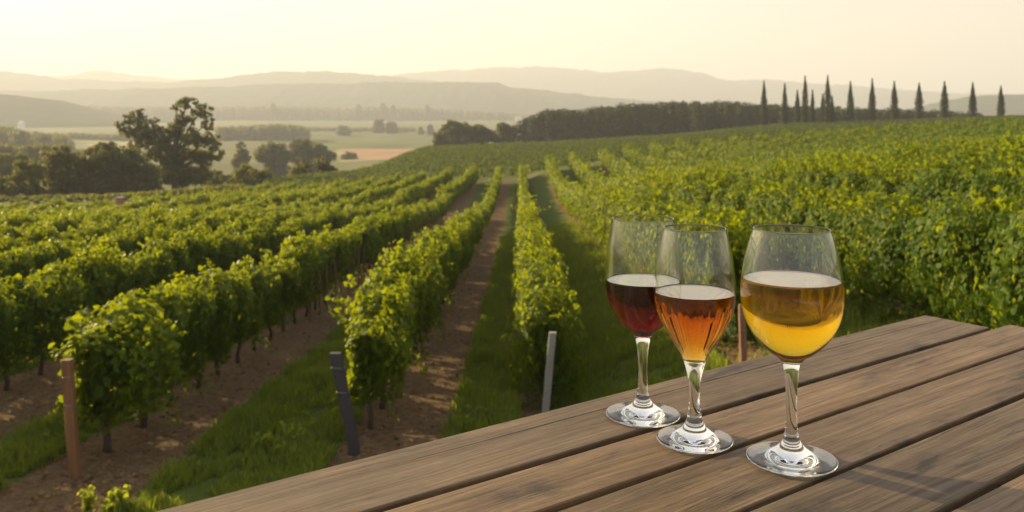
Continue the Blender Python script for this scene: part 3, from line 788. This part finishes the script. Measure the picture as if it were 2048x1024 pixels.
wood("woods", "long dark wood along the ridge behind the far vine slope", [(1050, 238), (1075, 222), (1110, 214), (1160, 218), (1200, 212), (1260, 204), (1310, 203), (1380, 200), (1450, 200), (1500, 203), (1560, 208), (1620, 212), (1700, 214), (1800, 216), (1900, 221), (1960, 226)], 300, 350, 'cypress', 31, 0.75, 16, 16, 0, 1.0)
wood("woods", "dark wooded knoll at the left edge beyond the bushes", [(-160, 248), (0, 250), (30, 256), (70, 262), (105, 264), (130, 268), (145, 282)], 520, 640, 'tree', 32, 1.3, 14, 12, 0, 1.0)
wood("woods", "hazy belt of trees across the middle of the valley", [(440, 252), (500, 250), (560, 246), (600, 250), (612, 256)], 800, 850, 'tree', 33, 1.9, 9, 8, 0, 0.9)
wood("undergrowth", "low scrub and long grass at the foot of the left trees", [(-120, 402), (0, 399), (100, 395), (200, 389), (300, 381), (400, 372), (490, 364)], 98, 116, 'tree_yellow', 38, 0.26, 9, 5, 0, 0.9)
wood("woods", "low hedge line behind the pale straw field", [(140, 264), (200, 267), (250, 266), (330, 262)], 820, 850, 'tree', 35, 1.8, 7, 5, 0, 0.9)
wood("woods", "hazy hedges across the green valley field", [(600, 268), (640, 262), (700, 265), (760, 266), (830, 266)], 1120, 1160, 'tree', 36, 2.2, 7, 5, 0, 0.8)
wood("woods", "hazy green thicket behind the bushes at the left edge", [(-120, 290), (0, 284), (40, 290), (90, 284), (130, 292), (160, 300)], 300, 340, 'tree', 37, 0.8, 12, 10, 0, 1.0)
wood("woods", "hazy far treeline below the distant hills", [(100, 206), (180, 210), (260, 212), (400, 212), (560, 211), (640, 214), (700, 214), (760, 212), (800, 214), (860, 216), (940, 220), (1040, 226), (1100, 232)], 1900, 2050, 'tree', 34, 4.5, 8, 6, 0, 0.8)
# lone crowns standing above that far treeline
for k, (px, py) in enumerate(((716, 209), (766, 206), (786, 210), (854, 210), (546, 207))):
    tree_px(["small crown above the far treeline, left of two close ones", "left one of two close crowns above the far treeline", "right one of two close crowns above the far treeline",
             "lone crown above the far treeline right of the two close ones", "leftmost small crown above the far treeline beyond the tall tree"][k], 1880,
            [(px, py + 4, 5, 5), (px + 1, py + 11, 7, 7)], 'tree', 60 + k, 3.2, 1.4, group="crowns above the far treeline")

# cypresses
def cypress(px, ptop, pbase, d, label, seed, wpx=9.0, lean=0.0):
    k = d / F; X, Y = (px - 1024) * k, d; Z = zg1(X, Y); H = CZ - (ptop - HOR) * k - Z; rr = np.random.default_rng(seed)
    o = empty("cypress_tree", (X, Y, Z)); tag(o, label, "cypress", "row of slender cypresses on the hill crest")
    n_ = 2600; t = rr.random(n_) ** 0.8
    prof = np.where(t < 0.12, 0.62 + 0.38 * t / 0.12, (1 - (np.clip(t - 0.12, 0, 1) / 0.88) ** 1.9)) * wpx * k * 0.86
    a = rr.uniform(0, 2 * math.pi, n_); lump = 0.75 + 0.5 * vnoise(a * 1.5, t * 14, seed)
    rad = prof * rr.random(n_) ** 0.4 * lump
    P = np.stack([np.cos(a) * rad + lean * t * H, np.sin(a) * rad, 0.25 + t * (H - 0.25)], -1); Nn = np.stack([np.cos(a), np.sin(a), np.full(n_, 0.5)], -1)
    V, f, tt = leaves(P, Nn, 0.34, rr, 1, -0.9, np.clip(rr.normal(0.4, 0.2, n_), 0, 1))
    obj("crown", mesh_from("cypress_crown", V, f, M['cypress'], False, {"tint": ('FACE', tt)}), o)
    mb = MB(); mb.tube([(0, 0, -0.3), (0, 0, H * 0.5), (lean * H, 0, H * 0.93)], [0.2, 0.13, 0.03], 7); obj("trunk", mb.mesh("cypress_trunk", M['tree_bark'], True), o)
for k, (px, pt, d, wp, lab) in enumerate([
    (1528, 162, 238, 7.5, "first cypress of the row, at the end beside the dark wood"),
    (1569, 167, 238, 8, "second cypress of the row, counted from the dark wood end"),
    (1595, 181, 246, 6, "short thin cypress just left of a tall one"),
    (1610, 152, 238, 8, "tall cypress with a short thin one on each side"),
    (1625, 180, 246, 5.5, "short thin cypress just right of a tall one"),
    (1655, 151, 238, 8, "tallest cypress of the row, with broad shrub foliage at its left"),
    (1646, 188, 246, 6, "low blunt cypress hugging the left side of the tallest one"),
    (1664, 192, 246, 5.5, "low thin cypress hugging the right side of the tallest one"),
    (1701, 163, 240, 8.5, "cypress standing next right of the tallest one and its small companions"),
    (1744, 157, 240, 8, "second cypress right of the tallest group"),
    (1789, 163, 240, 8, "sixth cypress counted from the right end of the row"),
    (1838, 166, 240, 9, "fifth cypress counted from the right end of the row"),
    (1889, 163, 240, 9, "fourth from right end, broad based cypress of the row"),
    (1945, 165, 238, 8, "third from right end, cypress with a pale brown tip"),
    (2002, 172, 238, 8, "rightmost cypress, at the end of the row near the photo edge")]):
    cypress(px, pt, 0, d, lab, 400 + k, wp * (1.12 + 0.3 * random.Random(k).random()), [0, 0.006, -0.005, 0.002][k % 4])

# ------------------------------------------------------------------ far farm buildings
def house(name, label, px, d, wm_, hm, dm, rz, silo=False):
    X = (px - 1024) / F * d; Z = zg1(X, d); o = empty(name, (X, d, Z), rz); tag(o, label, "building")
    if silo:
        mb = MB(); mb.tube([(0, 0, -1), (0, 0, hm)], [wm_ / 2, wm_ / 2], 20); obj("wall", mb.mesh("silo_wall", M['wall_white'], False), o)
        mb = MB(); mb.tube([(0, 0, hm), (0, 0, hm + wm_ * .2), (0, 0, hm + wm_ * .38), (0, 0, hm + wm_ * .45)], [wm_ / 2 * 1.03, wm_ * .43, wm_ * .24, 0.1], 20); obj("roof", mb.mesh("silo_roof", M['wall_white'], True), o)
        return
    mb = MB(); a, b_ = wm_ / 2, dm / 2
    mb.add([(-a,-b_,-1),(a,-b_,-1),(a,b_,-1),(-a,b_,-1),(-a,-b_,hm),(a,-b_,hm),(a,b_,hm),(-a,b_,hm),(-a,0,hm+dm*.3),(a,0,hm+dm*.3)],
           [(0,3,2,1),(0,1,5,4),(2,3,7,6),(1,2,6,9,5),(3,0,4,8,7)])
    obj("wall", mb.mesh("house_wall", M['wall_white']), o)
    mb = MB(); e = 0.5; z1 = hm + dm * .3 + 0.12
    for s in (-1, 1):
        v = [(-a-e, s*(b_+e), hm - e*.6 + .12), (a+e, s*(b_+e), hm - e*.6 + .12), (a+e, 0, z1), (-a-e, 0, z1)]
        v2 = [(x, y, z + 0.25) for x, y, z in v]
        mb.add(v + v2, [(0,1,2,3),(7,6,5,4),(0,4,5,1),(1,5,6,2),(2,6,7,3),(3,7,4,0)])
    obj("roof", mb.mesh("house_roof", M['roof_tile']), o)
    for k in range(3):
        c = -a + wm_ * (k + 0.5) / 3; mb = MB(); mb.box((c - .6, -b_ - .05, hm * .35), (c + .6, -b_ + .03, hm * .75)); obj("window", mb.mesh("house_window", M['window_dark']), o)
house("farm_silo", "pale round silo below the hazy hill at the left edge", 43, 1150, 8.5, 9, 8, 0, True)
house("farmhouse", "larger white farmhouse far off beyond the dark grove", 985, 1950, 26, 11, 14, 0.3)
house("farmhouse", "smaller white farmhouse far off, right of the larger one", 1036, 1850, 13, 9, 9, -0.2)
# rusty bin at the edge of the left field
X, Y, _ = from_px(240, 388, 74); o = empty("field_bin", (X, Y, zg1(X, Y))); tag(o, "small rusty red bin on a stand at the edge of the left field", "bin")
mb = MB(); mb.box((-.3, -.25, .95), (.3, .25, 1.75), .05); obj("bin_body", mb.mesh("bin_body", M['roof_tile']), o)
mb = MB(); mb.box((-.35, -.3, 1.752), (.35, .3, 1.82), .02); obj("lid", mb.mesh("bin_lid", M['post_grey']), o)
for sx in (-1, 1):
    for sy in (-1, 1):
        mb = MB(); mb.tube([(sx * .25, sy * .2, -0.2), (sx * .25, sy * .2, .949)], [.025, .025], 6); obj("leg", mb.mesh("bin_leg", M['post_grey']), o)

# ------------------------------------------------------------------ terrace under the table
TZ = CZ - 0.311                                   # table top
UX, UY = 0.812, 0.5837; VX, VY = 0.5837, -0.812   # along the boards / across them towards the camera
P0 = (-0.2865, 0.6726)
TAB_ROT = math.atan2(UY, UX)
def tl(s, v): return (P0[0] + UX * s + VX * v, P0[1] + UY * s + VY * v)
mb = MB(); c = [tl(-4, 0.10), tl(1.25, 0.10), tl(1.25, 5), tl(-4, 5)]
zt, zb_ = TZ - 0.752, -0.5
mb.add([(x, y, zb_) for x, y in c] + [(x, y, zt) for x, y in c], [(0, 1, 2, 3), (7, 6, 5, 4), (0, 4, 5, 1), (1, 5, 6, 2), (2, 6, 7, 3), (3, 7, 4, 0)])
tag(obj("terrace", mb.mesh("terrace", M['stone'])), kind='structure')

# ------------------------------------------------------------------ wooden table
m, n, out = new_mat("weathered_table_wood")
tc = N(n, "ShaderNodeTexCoord"); at = N(n, "ShaderNodeAttribute"); at.attribute_name = "board"
off = N(n, "ShaderNodeCombineXYZ"); L(n, math_(n, 'MULTIPLY', at.outputs["Fac"], 7.3), off.inputs[0]); L(n, math_(n, 'MULTIPLY', at.outputs["Fac"], 3.1), off.inputs[1]); L(n, math_(n, 'MULTIPLY', at.outputs["Fac"], 1.7), off.inputs[2])
va = N(n, "ShaderNodeVectorMath"); va.operation = 'ADD'; L(n, tc.outputs["Object"], va.inputs[0]); L(n, off.outputs[0], va.inputs[1]); vec = va.outputs[0]
warp = noise(n, mapping(n, vec, (2.2, 9, 9)), 1.0, 3)
wv = N(n, "ShaderNodeVectorMath"); wv.operation = 'MULTIPLY_ADD'
cw = N(n, "ShaderNodeCombineXYZ"); L(n, math_(n, 'SUBTRACT', warp, 0.5), cw.inputs[1])
wv.inputs[1].default_value = (0, 0.035, 0); L(n, cw.outputs[0], wv.inputs[0]); L(n, vec, wv.inputs[2])
gv = wv.outputs[0]
g1 = noise(n, mapping(n, gv, (4.5, 200, 200)), 1.0, 6, 0.65)
g2 = noise(n, mapping(n, gv, (14, 700, 700)), 1.0, 3, 0.65)
g3 = noise(n, mapping(n, gv, (2.5, 30, 30)), 1.0, 5, 0.6)
st = noise(n, mapping(n, vec, (7, 26, 26)), 1.0, 5, 0.62)
ck = noise(n, mapping(n, gv, (3.2, 130, 130), (3, 3, 3)), 1.0, 2, 0.5)
mot = noise(n, vec, 75, 5, 0.7)
sp = noise(n, vec, 900, 2, 0.7)
base = ramp(n, g3, [(0.25, (0.105, 0.066, 0.032)), (0.5, (0.155, 0.104, 0.054)), (0.75, (0.225, 0.160, 0.092))])
base = mixc(n, 0.68, base, ramp(n, g1, [(0.30, (0.36, 0.33, 0.30)), (0.45, (0.86, 0.84, 0.82)), (0.70, (1.30, 1.28, 1.25))]), 'MULTIPLY')
base = mixc(n, 0.5, base, ramp(n, g2, [(0.32, (0.5, 0.48, 0.46)), (0.6, (1.2, 1.2, 1.18))]), 'MULTIPLY')
base = mixc(n, 0.28, base, ramp(n, mot, [(0.3, (0.62, 0.61, 0.6)), (0.65, (1.22, 1.22, 1.22))]), 'MULTIPLY')
base = mixc(n, 0.9, base, ramp(n, st, [(0.31, (0.20, 0.19, 0.19)), (0.40, (0.78, 0.78, 0.79)), (0.6, (1.06, 1.05, 1.04))]), 'MULTIPLY')
base = mixc(n, 0.8, base, ramp(n, math_(n, 'ABSOLUTE', math_(n, 'SUBTRACT', ck, 0.60)), [(0.0, (0.16, 0.14, 0.12)), (0.012, (1, 1, 1))]), 'MULTIPLY')
base = mixc(n, 1.0, base, ramp(n, math_(n, 'FRACT', math_(n, 'MULTIPLY', at.outputs["Fac"], 5.37)), [(0, (0.74, 0.75, 0.77)), (0.5, (1.0, 0.98, 0.95)), (1, (1.2, 1.13, 1.02))]), 'MULTIPLY')
p = N(n, "ShaderNodeBsdfPrincipled"); L(n, base, p.inputs["Base Color"]); p.inputs["Specular IOR Level"].default_value = 0.45
L(n, ramp(n, g1, [(0.3, (0.72,)*3), (0.7, (0.46,)*3)]), p.inputs["Roughness"])
hgt = math_(n, 'ADD', math_(n, 'ADD', g1, math_(n, 'MULTIPLY', mot, 0.25)), math_(n, 'ADD', math_(n, 'MULTIPLY', g2, 0.5), math_(n, 'MULTIPLY', sp, 0.12)))
b = N(n, "ShaderNodeBump"); b.inputs["Strength"].default_value = 0.55; b.inputs["Distance"].default_value = 0.0016
L(n, hgt, b.inputs["Height"]); L(n, b.outputs[0], p.inputs["Normal"]); L(n, p.outputs[0], out.inputs[0])
M['table'] = m
table = empty("wooden_table", (P0[0], P0[1], TZ - 0.75), TAB_ROT)
tag(table, "weathered brown slatted wooden table carrying three wine glasses", "table")
# boards run along local +x; local -y is towards the camera
bounds = [(0.0, 0.0978, 1.160), (0.1055, 0.1775, 1.205), (0.1855, 0.2685, 1.207), (0.2765, 0.3605, 1.204), (0.3685, 0.4550, 1.207), (0.4620, 0.5480, 1.205), (0.5540, 0.6400, 1.206), (0.6460, 0.7300, 1.204), (0.7360, 0.8200, 1.206)]
verts, f4, fe, brd = [], [], [], []
rb = random.Random(4)
for bi, (v0, v1, s1) in enumerate(bounds):
    ch = 0.0014
    prof = [(v0, -0.026), (v0, -ch), (v0 + ch * .35, -ch * .35), (v0 + ch, 0)]
    if bi == 0: prof += [(0.0297, 0), (0.0305, -1), (0.0313, 0)]      # split running along the first board
    else:
        nseg = 3
        prof += [(v0 + (v1 - v0) * q / nseg, 0) for q in range(1, nseg)]
    prof += [(v1 - ch, 0), (v1 - ch * .35, -ch * .35), (v1, -ch), (v1, -0.026)]
    S = np.linspace(-0.85, s1, 44); k = len(prof); b0 = len(verts)
    sag = rb.uniform(-0.0006, 0.0006)
    for s in S:
        wob = 0.0005 * math.sin(s * 4.1 + bi) ; zw = 0.0006 * math.sin(s * 3 + bi * 2) + sag
        for (v, z) in prof:
            if z == -1: z = -0.004 * min(1, max(0.0, (s - 0.20) / 0.35))
            e = wob if v < (v0 + v1) / 2 else -wob
            verts.append((s, -(v + e), 0.75 + z + zw * (1 if z > -0.02 else 0))); brd.append(bi / 9 + 0.05)
    for i in range(len(S) - 1):
        for j in range(k):
            j2 = (j + 1) % k
            f4.append((b0 + i*k + j, b0 + (i+1)*k + j, b0 + (i+1)*k + j2, b0 + i*k + j2))
    fe.append((len(prof), [b0 + j for j in range(k)])); fe.append((len(prof), [b0 + (len(S) - 1) * k + j for j in range(k - 1, -1, -1)]))
byk = {}
for k, f in fe: byk.setdefault(k, []).append(f)
obj("tabletop", mesh_from("tabletop", verts, [np.array(f4)] + [np.array(v) for v in byk.values()], M['table'], False, {"board": ('POINT', brd)}), table)
for s, v in ((-0.75, 0.08), (1.08, 0.08), (-0.75, 0.74), (1.08, 0.74)):
    mb = MB(); mb.box((s - .035, -v - .035, 0.0), (s + .035, -v + .035, 0.634), .004); obj("leg", mb.mesh("table_leg", M['table']), table)
for s in (-0.75, 0.16, 1.08):
    mb = MB(); mb.box((s - .03, -0.80, 0.636), (s + .03, -0.03, 0.723), .003); obj("cross_rail", mb.mesh("table_cross_rail", M['table']), table)

# ------------------------------------------------------------------ wine glasses
def glass_mat(name):
    m, n, out = new_mat(name)
    tc = N(n, "ShaderNodeTexCoord")
    g = N(n, "ShaderNodeBsdfGlass"); g.inputs["IOR"].default_value = 1.5; g.inputs["Roughness"].default_value = 0.0
    g.inputs["Color"].default_value = (0.985, 0.99, 0.985, 1)
    d = N(n, "ShaderNodeBsdfDiffuse"); d.inputs[0].default_value = (0.75, 0.75, 0.72, 1)
    # dried drops and dust on the outside
    vo = N(n, "ShaderNodeTexVoronoi"); vo.inputs["Scale"].default_value = 620; L(n, tc.outputs["Object"], vo.inputs["Vector"])
    s1 = N(n, "ShaderNodeMapRange"); s1.inputs[1].default_value = 0.10; s1.inputs[2].default_value = 0.22; s1.inputs[3].default_value = 1; s1.inputs[4].default_value = 0; L(n, vo.outputs["Distance"], s1.inputs[0])
    ns = noise(n, tc.outputs["Object"], 55, 3); s2 = N(n, "ShaderNodeMapRange"); s2.inputs[1].default_value = 0.5; s2.inputs[2].default_value = 0.75; L(n, ns, s2.inputs[0])
    sm = noise(n, mapping(n, tc.outputs["Object"], (120, 120, 6)), 1.0, 3); s3 = N(n, "ShaderNodeMapRange"); s3.inputs[1].default_value = 0.5; s3.inputs[2].default_value = 0.8; L(n, sm, s3.inputs[0])
    f = math_(n, 'ADD', math_(n, 'MULTIPLY', math_(n, 'MULTIPLY', s1.outputs[0], s2.outputs[0]), 0.15), math_(n, 'MULTIPLY', s3.outputs[0], 0.006))
    mx = N(n, "ShaderNodeMixShader"); L(n, f, mx.inputs[0]); L(n, g.outputs[0], mx.inputs[1]); L(n, d.outputs[0], mx.inputs[2]); L(n, mx.outputs[0], out.inputs[0])
    return m
def clear_glass(name):
    m, n, out = new_mat(name)
    g = N(n, "ShaderNodeBsdfGlass"); g.inputs["IOR"].default_value = 1.5; g.inputs["Roughness"].default_value = 0.0; g.inputs["Color"].default_value = (0.99, 0.995, 0.99, 1)
    L(n, g.outputs[0], out.inputs[0]); return m
def wine_mat(name, absorb):
    m, n, out = new_mat(name)
    g = N(n, "ShaderNodeBsdfGlass"); g.inputs["IOR"].default_value = 1.34; g.inputs["Roughness"].default_value = 0.0
    v = N(n, "ShaderNodeVolumeAbsorption"); mxa = max(absorb)
    v.inputs["Color"].default_value = (*[1 - a / mxa for a in absorb], 1); v.inputs["Density"].default_value = mxa
    L(n, g.outputs[0], out.inputs[0]); L(n, v.outputs[0], out.inputs[1]); return m
m, n, out = new_mat("wine_skin")
g = N(n, "ShaderNodeBsdfGlass"); g.inputs["IOR"].default_value = 1.34; g.inputs["Roughness"].default_value = 0.0
gl = N(n, "ShaderNodeBsdfAnisotropic"); gl.inputs["Roughness"].default_value = 0.12; gl.inputs["Color"].default_value = (0.95, 0.94, 0.92, 1)
geo = N(n, "ShaderNodeNewGeometry")
mx = N(n, "ShaderNodeMixShader"); mx.inputs[0].default_value = 0.27
L(n, g.outputs[0], mx.inputs[1]); L(n, gl.outputs[0], mx.inputs[2]); L(n, mx.outputs[0], out.inputs[0]); M['wine_skin'] = m
M['glass'] = glass_mat("bowl_glass"); M['stem_glass'] = clear_glass("stem_glass")

def spline(pts, sub):
    """Catmull-Rom through (r, z) points, centripetal enough for lathe profiles"""
    pts = np.array(pts, float); P = np.vstack([2 * pts[0] - pts[1], pts, 2 * pts[-1] - pts[-2]]); o = []
    for i in range(1, len(P) - 2):
        p0, p1, p2, p3 = P[i-1], P[i], P[i+1], P[i+2]
        for t in np.linspace(0, 1, sub, endpoint=False):
            o.append(0.5 * ((2*p1) + (-p0 + p2) * t + (2*p0 - 5*p1 + 4*p2 - p3) * t**2 + (-p0 + 3*p1 - 3*p2 + p3) * t**3))
    o.append(pts[-1]); o = np.array(o); o[:, 0] = np.maximum(o[:, 0], 0); return o
SEG = 160
def lathe(name, prof, mat, norms=None, flute=None):
    """surface of revolution; prof runs so that the outside lies to the left of its direction (r,z)"""
    prof = np.asarray(prof, float); k = len(prof); a = np.linspace(0, 2 * math.pi, SEG, endpoint=False)
    V = []; 
    for (r_, z) in prof:
        rr_ = np.full(SEG, r_)
        if flute is not None: rr_ = rr_ * (1 + flute(z) * np.cos(a * 20))
        V.append(np.stack([rr_ * np.cos(a), rr_ * np.sin(a), np.full(SEG, z)], -1))
    V = np.concatenate(V); ii = np.arange(k * SEG).reshape(k, SEG); jj = np.roll(ii, -1, axis=1)
    f = np.stack([ii[:-1], jj[:-1], jj[1:], ii[1:]], -1).reshape(-1, 4)
    me = mesh_from(name, V, f, mat, True)
    if norms is not None and flute is None:
        nn = np.concatenate([np.stack([nr * np.cos(a), nr * np.sin(a), np.full(SEG, nz)], -1) for nr, nz in norms])
        me.normals_split_custom_set_from_vertices(nn.tolist())
    return me
def prof_normals(p):
    d = np.gradient(p, axis=0); nrm = np.stack([d[:, 1], -d[:, 0]], -1); nrm /= np.linalg.norm(nrm, axis=1)[:, None] + 1e-12; return nrm

def wine_glass(label, x, y, foot_r, foot_pts, stem_pts, bowl_pts, thick, liquid_z, absorb, wine_label, flute=None):
    """foot/stem/bowl are outer profiles (r, z) from the bottom upwards; the parts share their end rings"""
    o = empty("wine_glass", (x, y, TZ + 0.0009)); tag(o, label, "wine glass", "wine glasses on the table")
    outer = spline(foot_pts + stem_pts + bowl_pts, 9)
    zf, zs = foot_pts[-1][1], stem_pts[-1][1]
    nf, ns = (len(foot_pts) - 1) * 9, (len(foot_pts) + len(stem_pts) - 1) * 9
    rim = outer[-1]; bo = outer[ns:]
    # inner wall: offset of the bowl by the wall thickness, closed on the axis
    nb = prof_normals(bo); tt = np.interp(bo[:, 1], [bo[0, 1], bo[0, 1] + 0.02, rim[1]], [thick * 1.6, thick, thick * 0.75])
    inn = bo - nb * tt[:, None]; floor_z = bo[0, 1] + 0.0042
    inn = inn[(inn[:, 1] > floor_z + 0.0006) & (inn[:, 0] > 0.002)]
    r0 = inn[0, 0]
    dome = np.array([(r0 * q, floor_z + (inn[0, 1] - floor_z) * q ** 2.2) for q in np.linspace(0.0, 0.93, 8)])
    inner = np.vstack([dome, inn])                         # axis -> rim
    rc = (outer[-1] + inner[-1]) / 2; rr_ = np.linalg.norm(outer[-1] - inner[-1]) / 2
    lip = np.array([(rc[0] + rr_ * math.cos(a), rc[1] + rr_ * 0.9 * math.sin(a)) for a in np.linspace(0, math.pi, 7)])[1:-1]
    bot = np.array([(1e-5, 0.0018), (foot_r * 0.15, 0.0017), (foot_r * 0.4, 0.0013), (foot_r * 0.8, 0.0006), (foot_r * 0.93, 0.0)])
    full = np.vstack([bot, outer, lip, inner[::-1]]); full[-1, 0] = 1e-5
    nn = prof_normals(full); b0 = len(bot)
    a, b_ = b0 + nf, b0 + ns
    fl = flute
    obj("foot", lathe("glass_foot", full[:a + 1], M['stem_glass'], nn[:a + 1]), o)
    obj("stem", lathe("glass_stem", full[a:b_ + 1], M['stem_glass'], nn[a:b_ + 1]), o)
    obj("bowl", lathe("glass_bowl", full[b_:], M['glass'], nn[b_:], fl), o)
    # the wine, its skin sunk a hair into the glass wall
    ov = 0.00022
    li = inner[inner[:, 1] < liquid_z]; ni = prof_normals(inner)[:len(li)]
    skin = li + ni * ov * np.array([1, 1]); skin[0, 0] = 1e-5
    rl = np.interp(liquid_z, inner[:, 1], inner[:, 0]) + ov
    men = [(rl, liquid_z + 0.0011), (rl - 0.0010, liquid_z + 0.0004), (rl - 0.0024, liquid_z + 0.0001)]
    top = [(rl * q, liquid_z) for q in np.linspace(0.9, 0.0, 8)]; top[-1] = (1e-5, liquid_z)
    lp = np.vstack([skin, men, top])
    wl = obj("wine", lathe("wine", lp, wine_mat("wine_" + wine_label.split()[0], absorb), prof_normals(lp), fl), o); wl["label"] = wine_label
    wl.data.materials.append(M['wine_skin'])            # extra gloss added on top to strengthen the pale sky reflection
    mi = np.zeros(len(wl.data.polygons), dtype=np.int32); mi[(len(skin) + 1) * SEG:] = 1; wl.data.polygons.foreach_set("material_index", mi)
    return o

mm = lambda pts: [(r_ / 1000, z / 1000) for r_, z in pts]
wine_glass("wine glass of pale golden wine with a round bowl, nearest the camera", 0.2545, 0.774, 0.040,
    mm([(38.6, 0.2), (40.0, 1.4), (38.8, 2.7), (30, 4.4), (20, 7.0), (12.4, 11.5), (7.6, 18.0)]),
    mm([(6.2, 25), (5.2, 34), (4.8, 46), (5.0, 60), (5.9, 75), (7.6, 85)]),
    mm([(11, 91.5), (19, 97.5), (29.5, 107), (38.2, 120), (43.3, 134), (45.0, 150), (44.3, 165), (42.0, 181), (38.0, 197), (33.9, 210)]),
    0.0017, 0.1640, (0.8, 9.4, 66), "golden wine, cloudy yellow")
flz = lambda z: 0.022 * max(0.0, min(1.0, (z - 0.082) / 0.012, (0.140 - z) / 0.02))
wine_glass("wine glass of amber orange wine with a fluted tapering bowl, middle one", 0.1763, 0.821, 0.0365,
    mm([(35.2, 0.2), (36.5, 1.4), (35.4, 2.7), (28, 4.4), (19, 7.0), (12.4, 11.7), (8.2, 18.5)]),
    mm([(6.4, 26), (5.4, 35), (5.0, 46), (5.6, 56), (7.4, 65), (9.6, 73)]),
    mm([(11.6, 79.5), (18.0, 91), (27.0, 106), (35.2, 123), (39.0, 140), (38.6, 156), (36.6, 174), (33.4, 190), (29.9, 205)]),
    0.0017, 0.1425, (12, 39, 125), "amber wine", flz)
wine_glass("wine glass of dark red wine with an egg shaped bowl, farthest from the camera", 0.1370, 0.890, 0.0385,
    mm([(37.2, 0.2), (38.5, 1.4), (37.4, 2.7), (29, 4.4), (19, 7.0), (11.9, 11.5), (7.4, 18.0)]),
    mm([(5.8, 25), (4.9, 34), (4.5, 46), (4.9, 58), (6.0, 70), (8.0, 80)]),
    mm([(11.5, 86), (17.0, 90.5), (24.5, 98), (32.0, 110), (37.0, 124), (39.2, 140), (38.8, 156), (37.0, 176), (34.6, 192), (32.2, 206)]),
    0.0017, 0.1410, (48, 420, 380), "dark red wine")

# ------------------------------------------------------------------ haze
m, n, out = new_mat("valley_haze")
v = N(n, "ShaderNodeVolumePrincipled"); v.inputs["Color"].default_value = (0.88, 0.93, 1.0, 1); v.inputs["Density"].default_value = HAZE_DENSITY
v.inputs["Anisotropy"].default_value = 0.15
L(n, v.outputs[0], out.inputs[1])
mb = MB(); mb.box((-15500, -900, -40), (15500, 15800, 560))
hz = obj("haze", mb.mesh("haze", m)); tag(hz, "thin golden haze over the valley", "haze", kind='stuff')

# let the sun focus through the glasses onto the boards
for o in bpy.data.objects:
    if o.type == 'MESH' and o.parent and o.parent.name.startswith('wine_glass'): o.cycles.is_caustics_caster = True
    if o.name.startswith('tabletop'): o.cycles.is_caustics_receiver = True
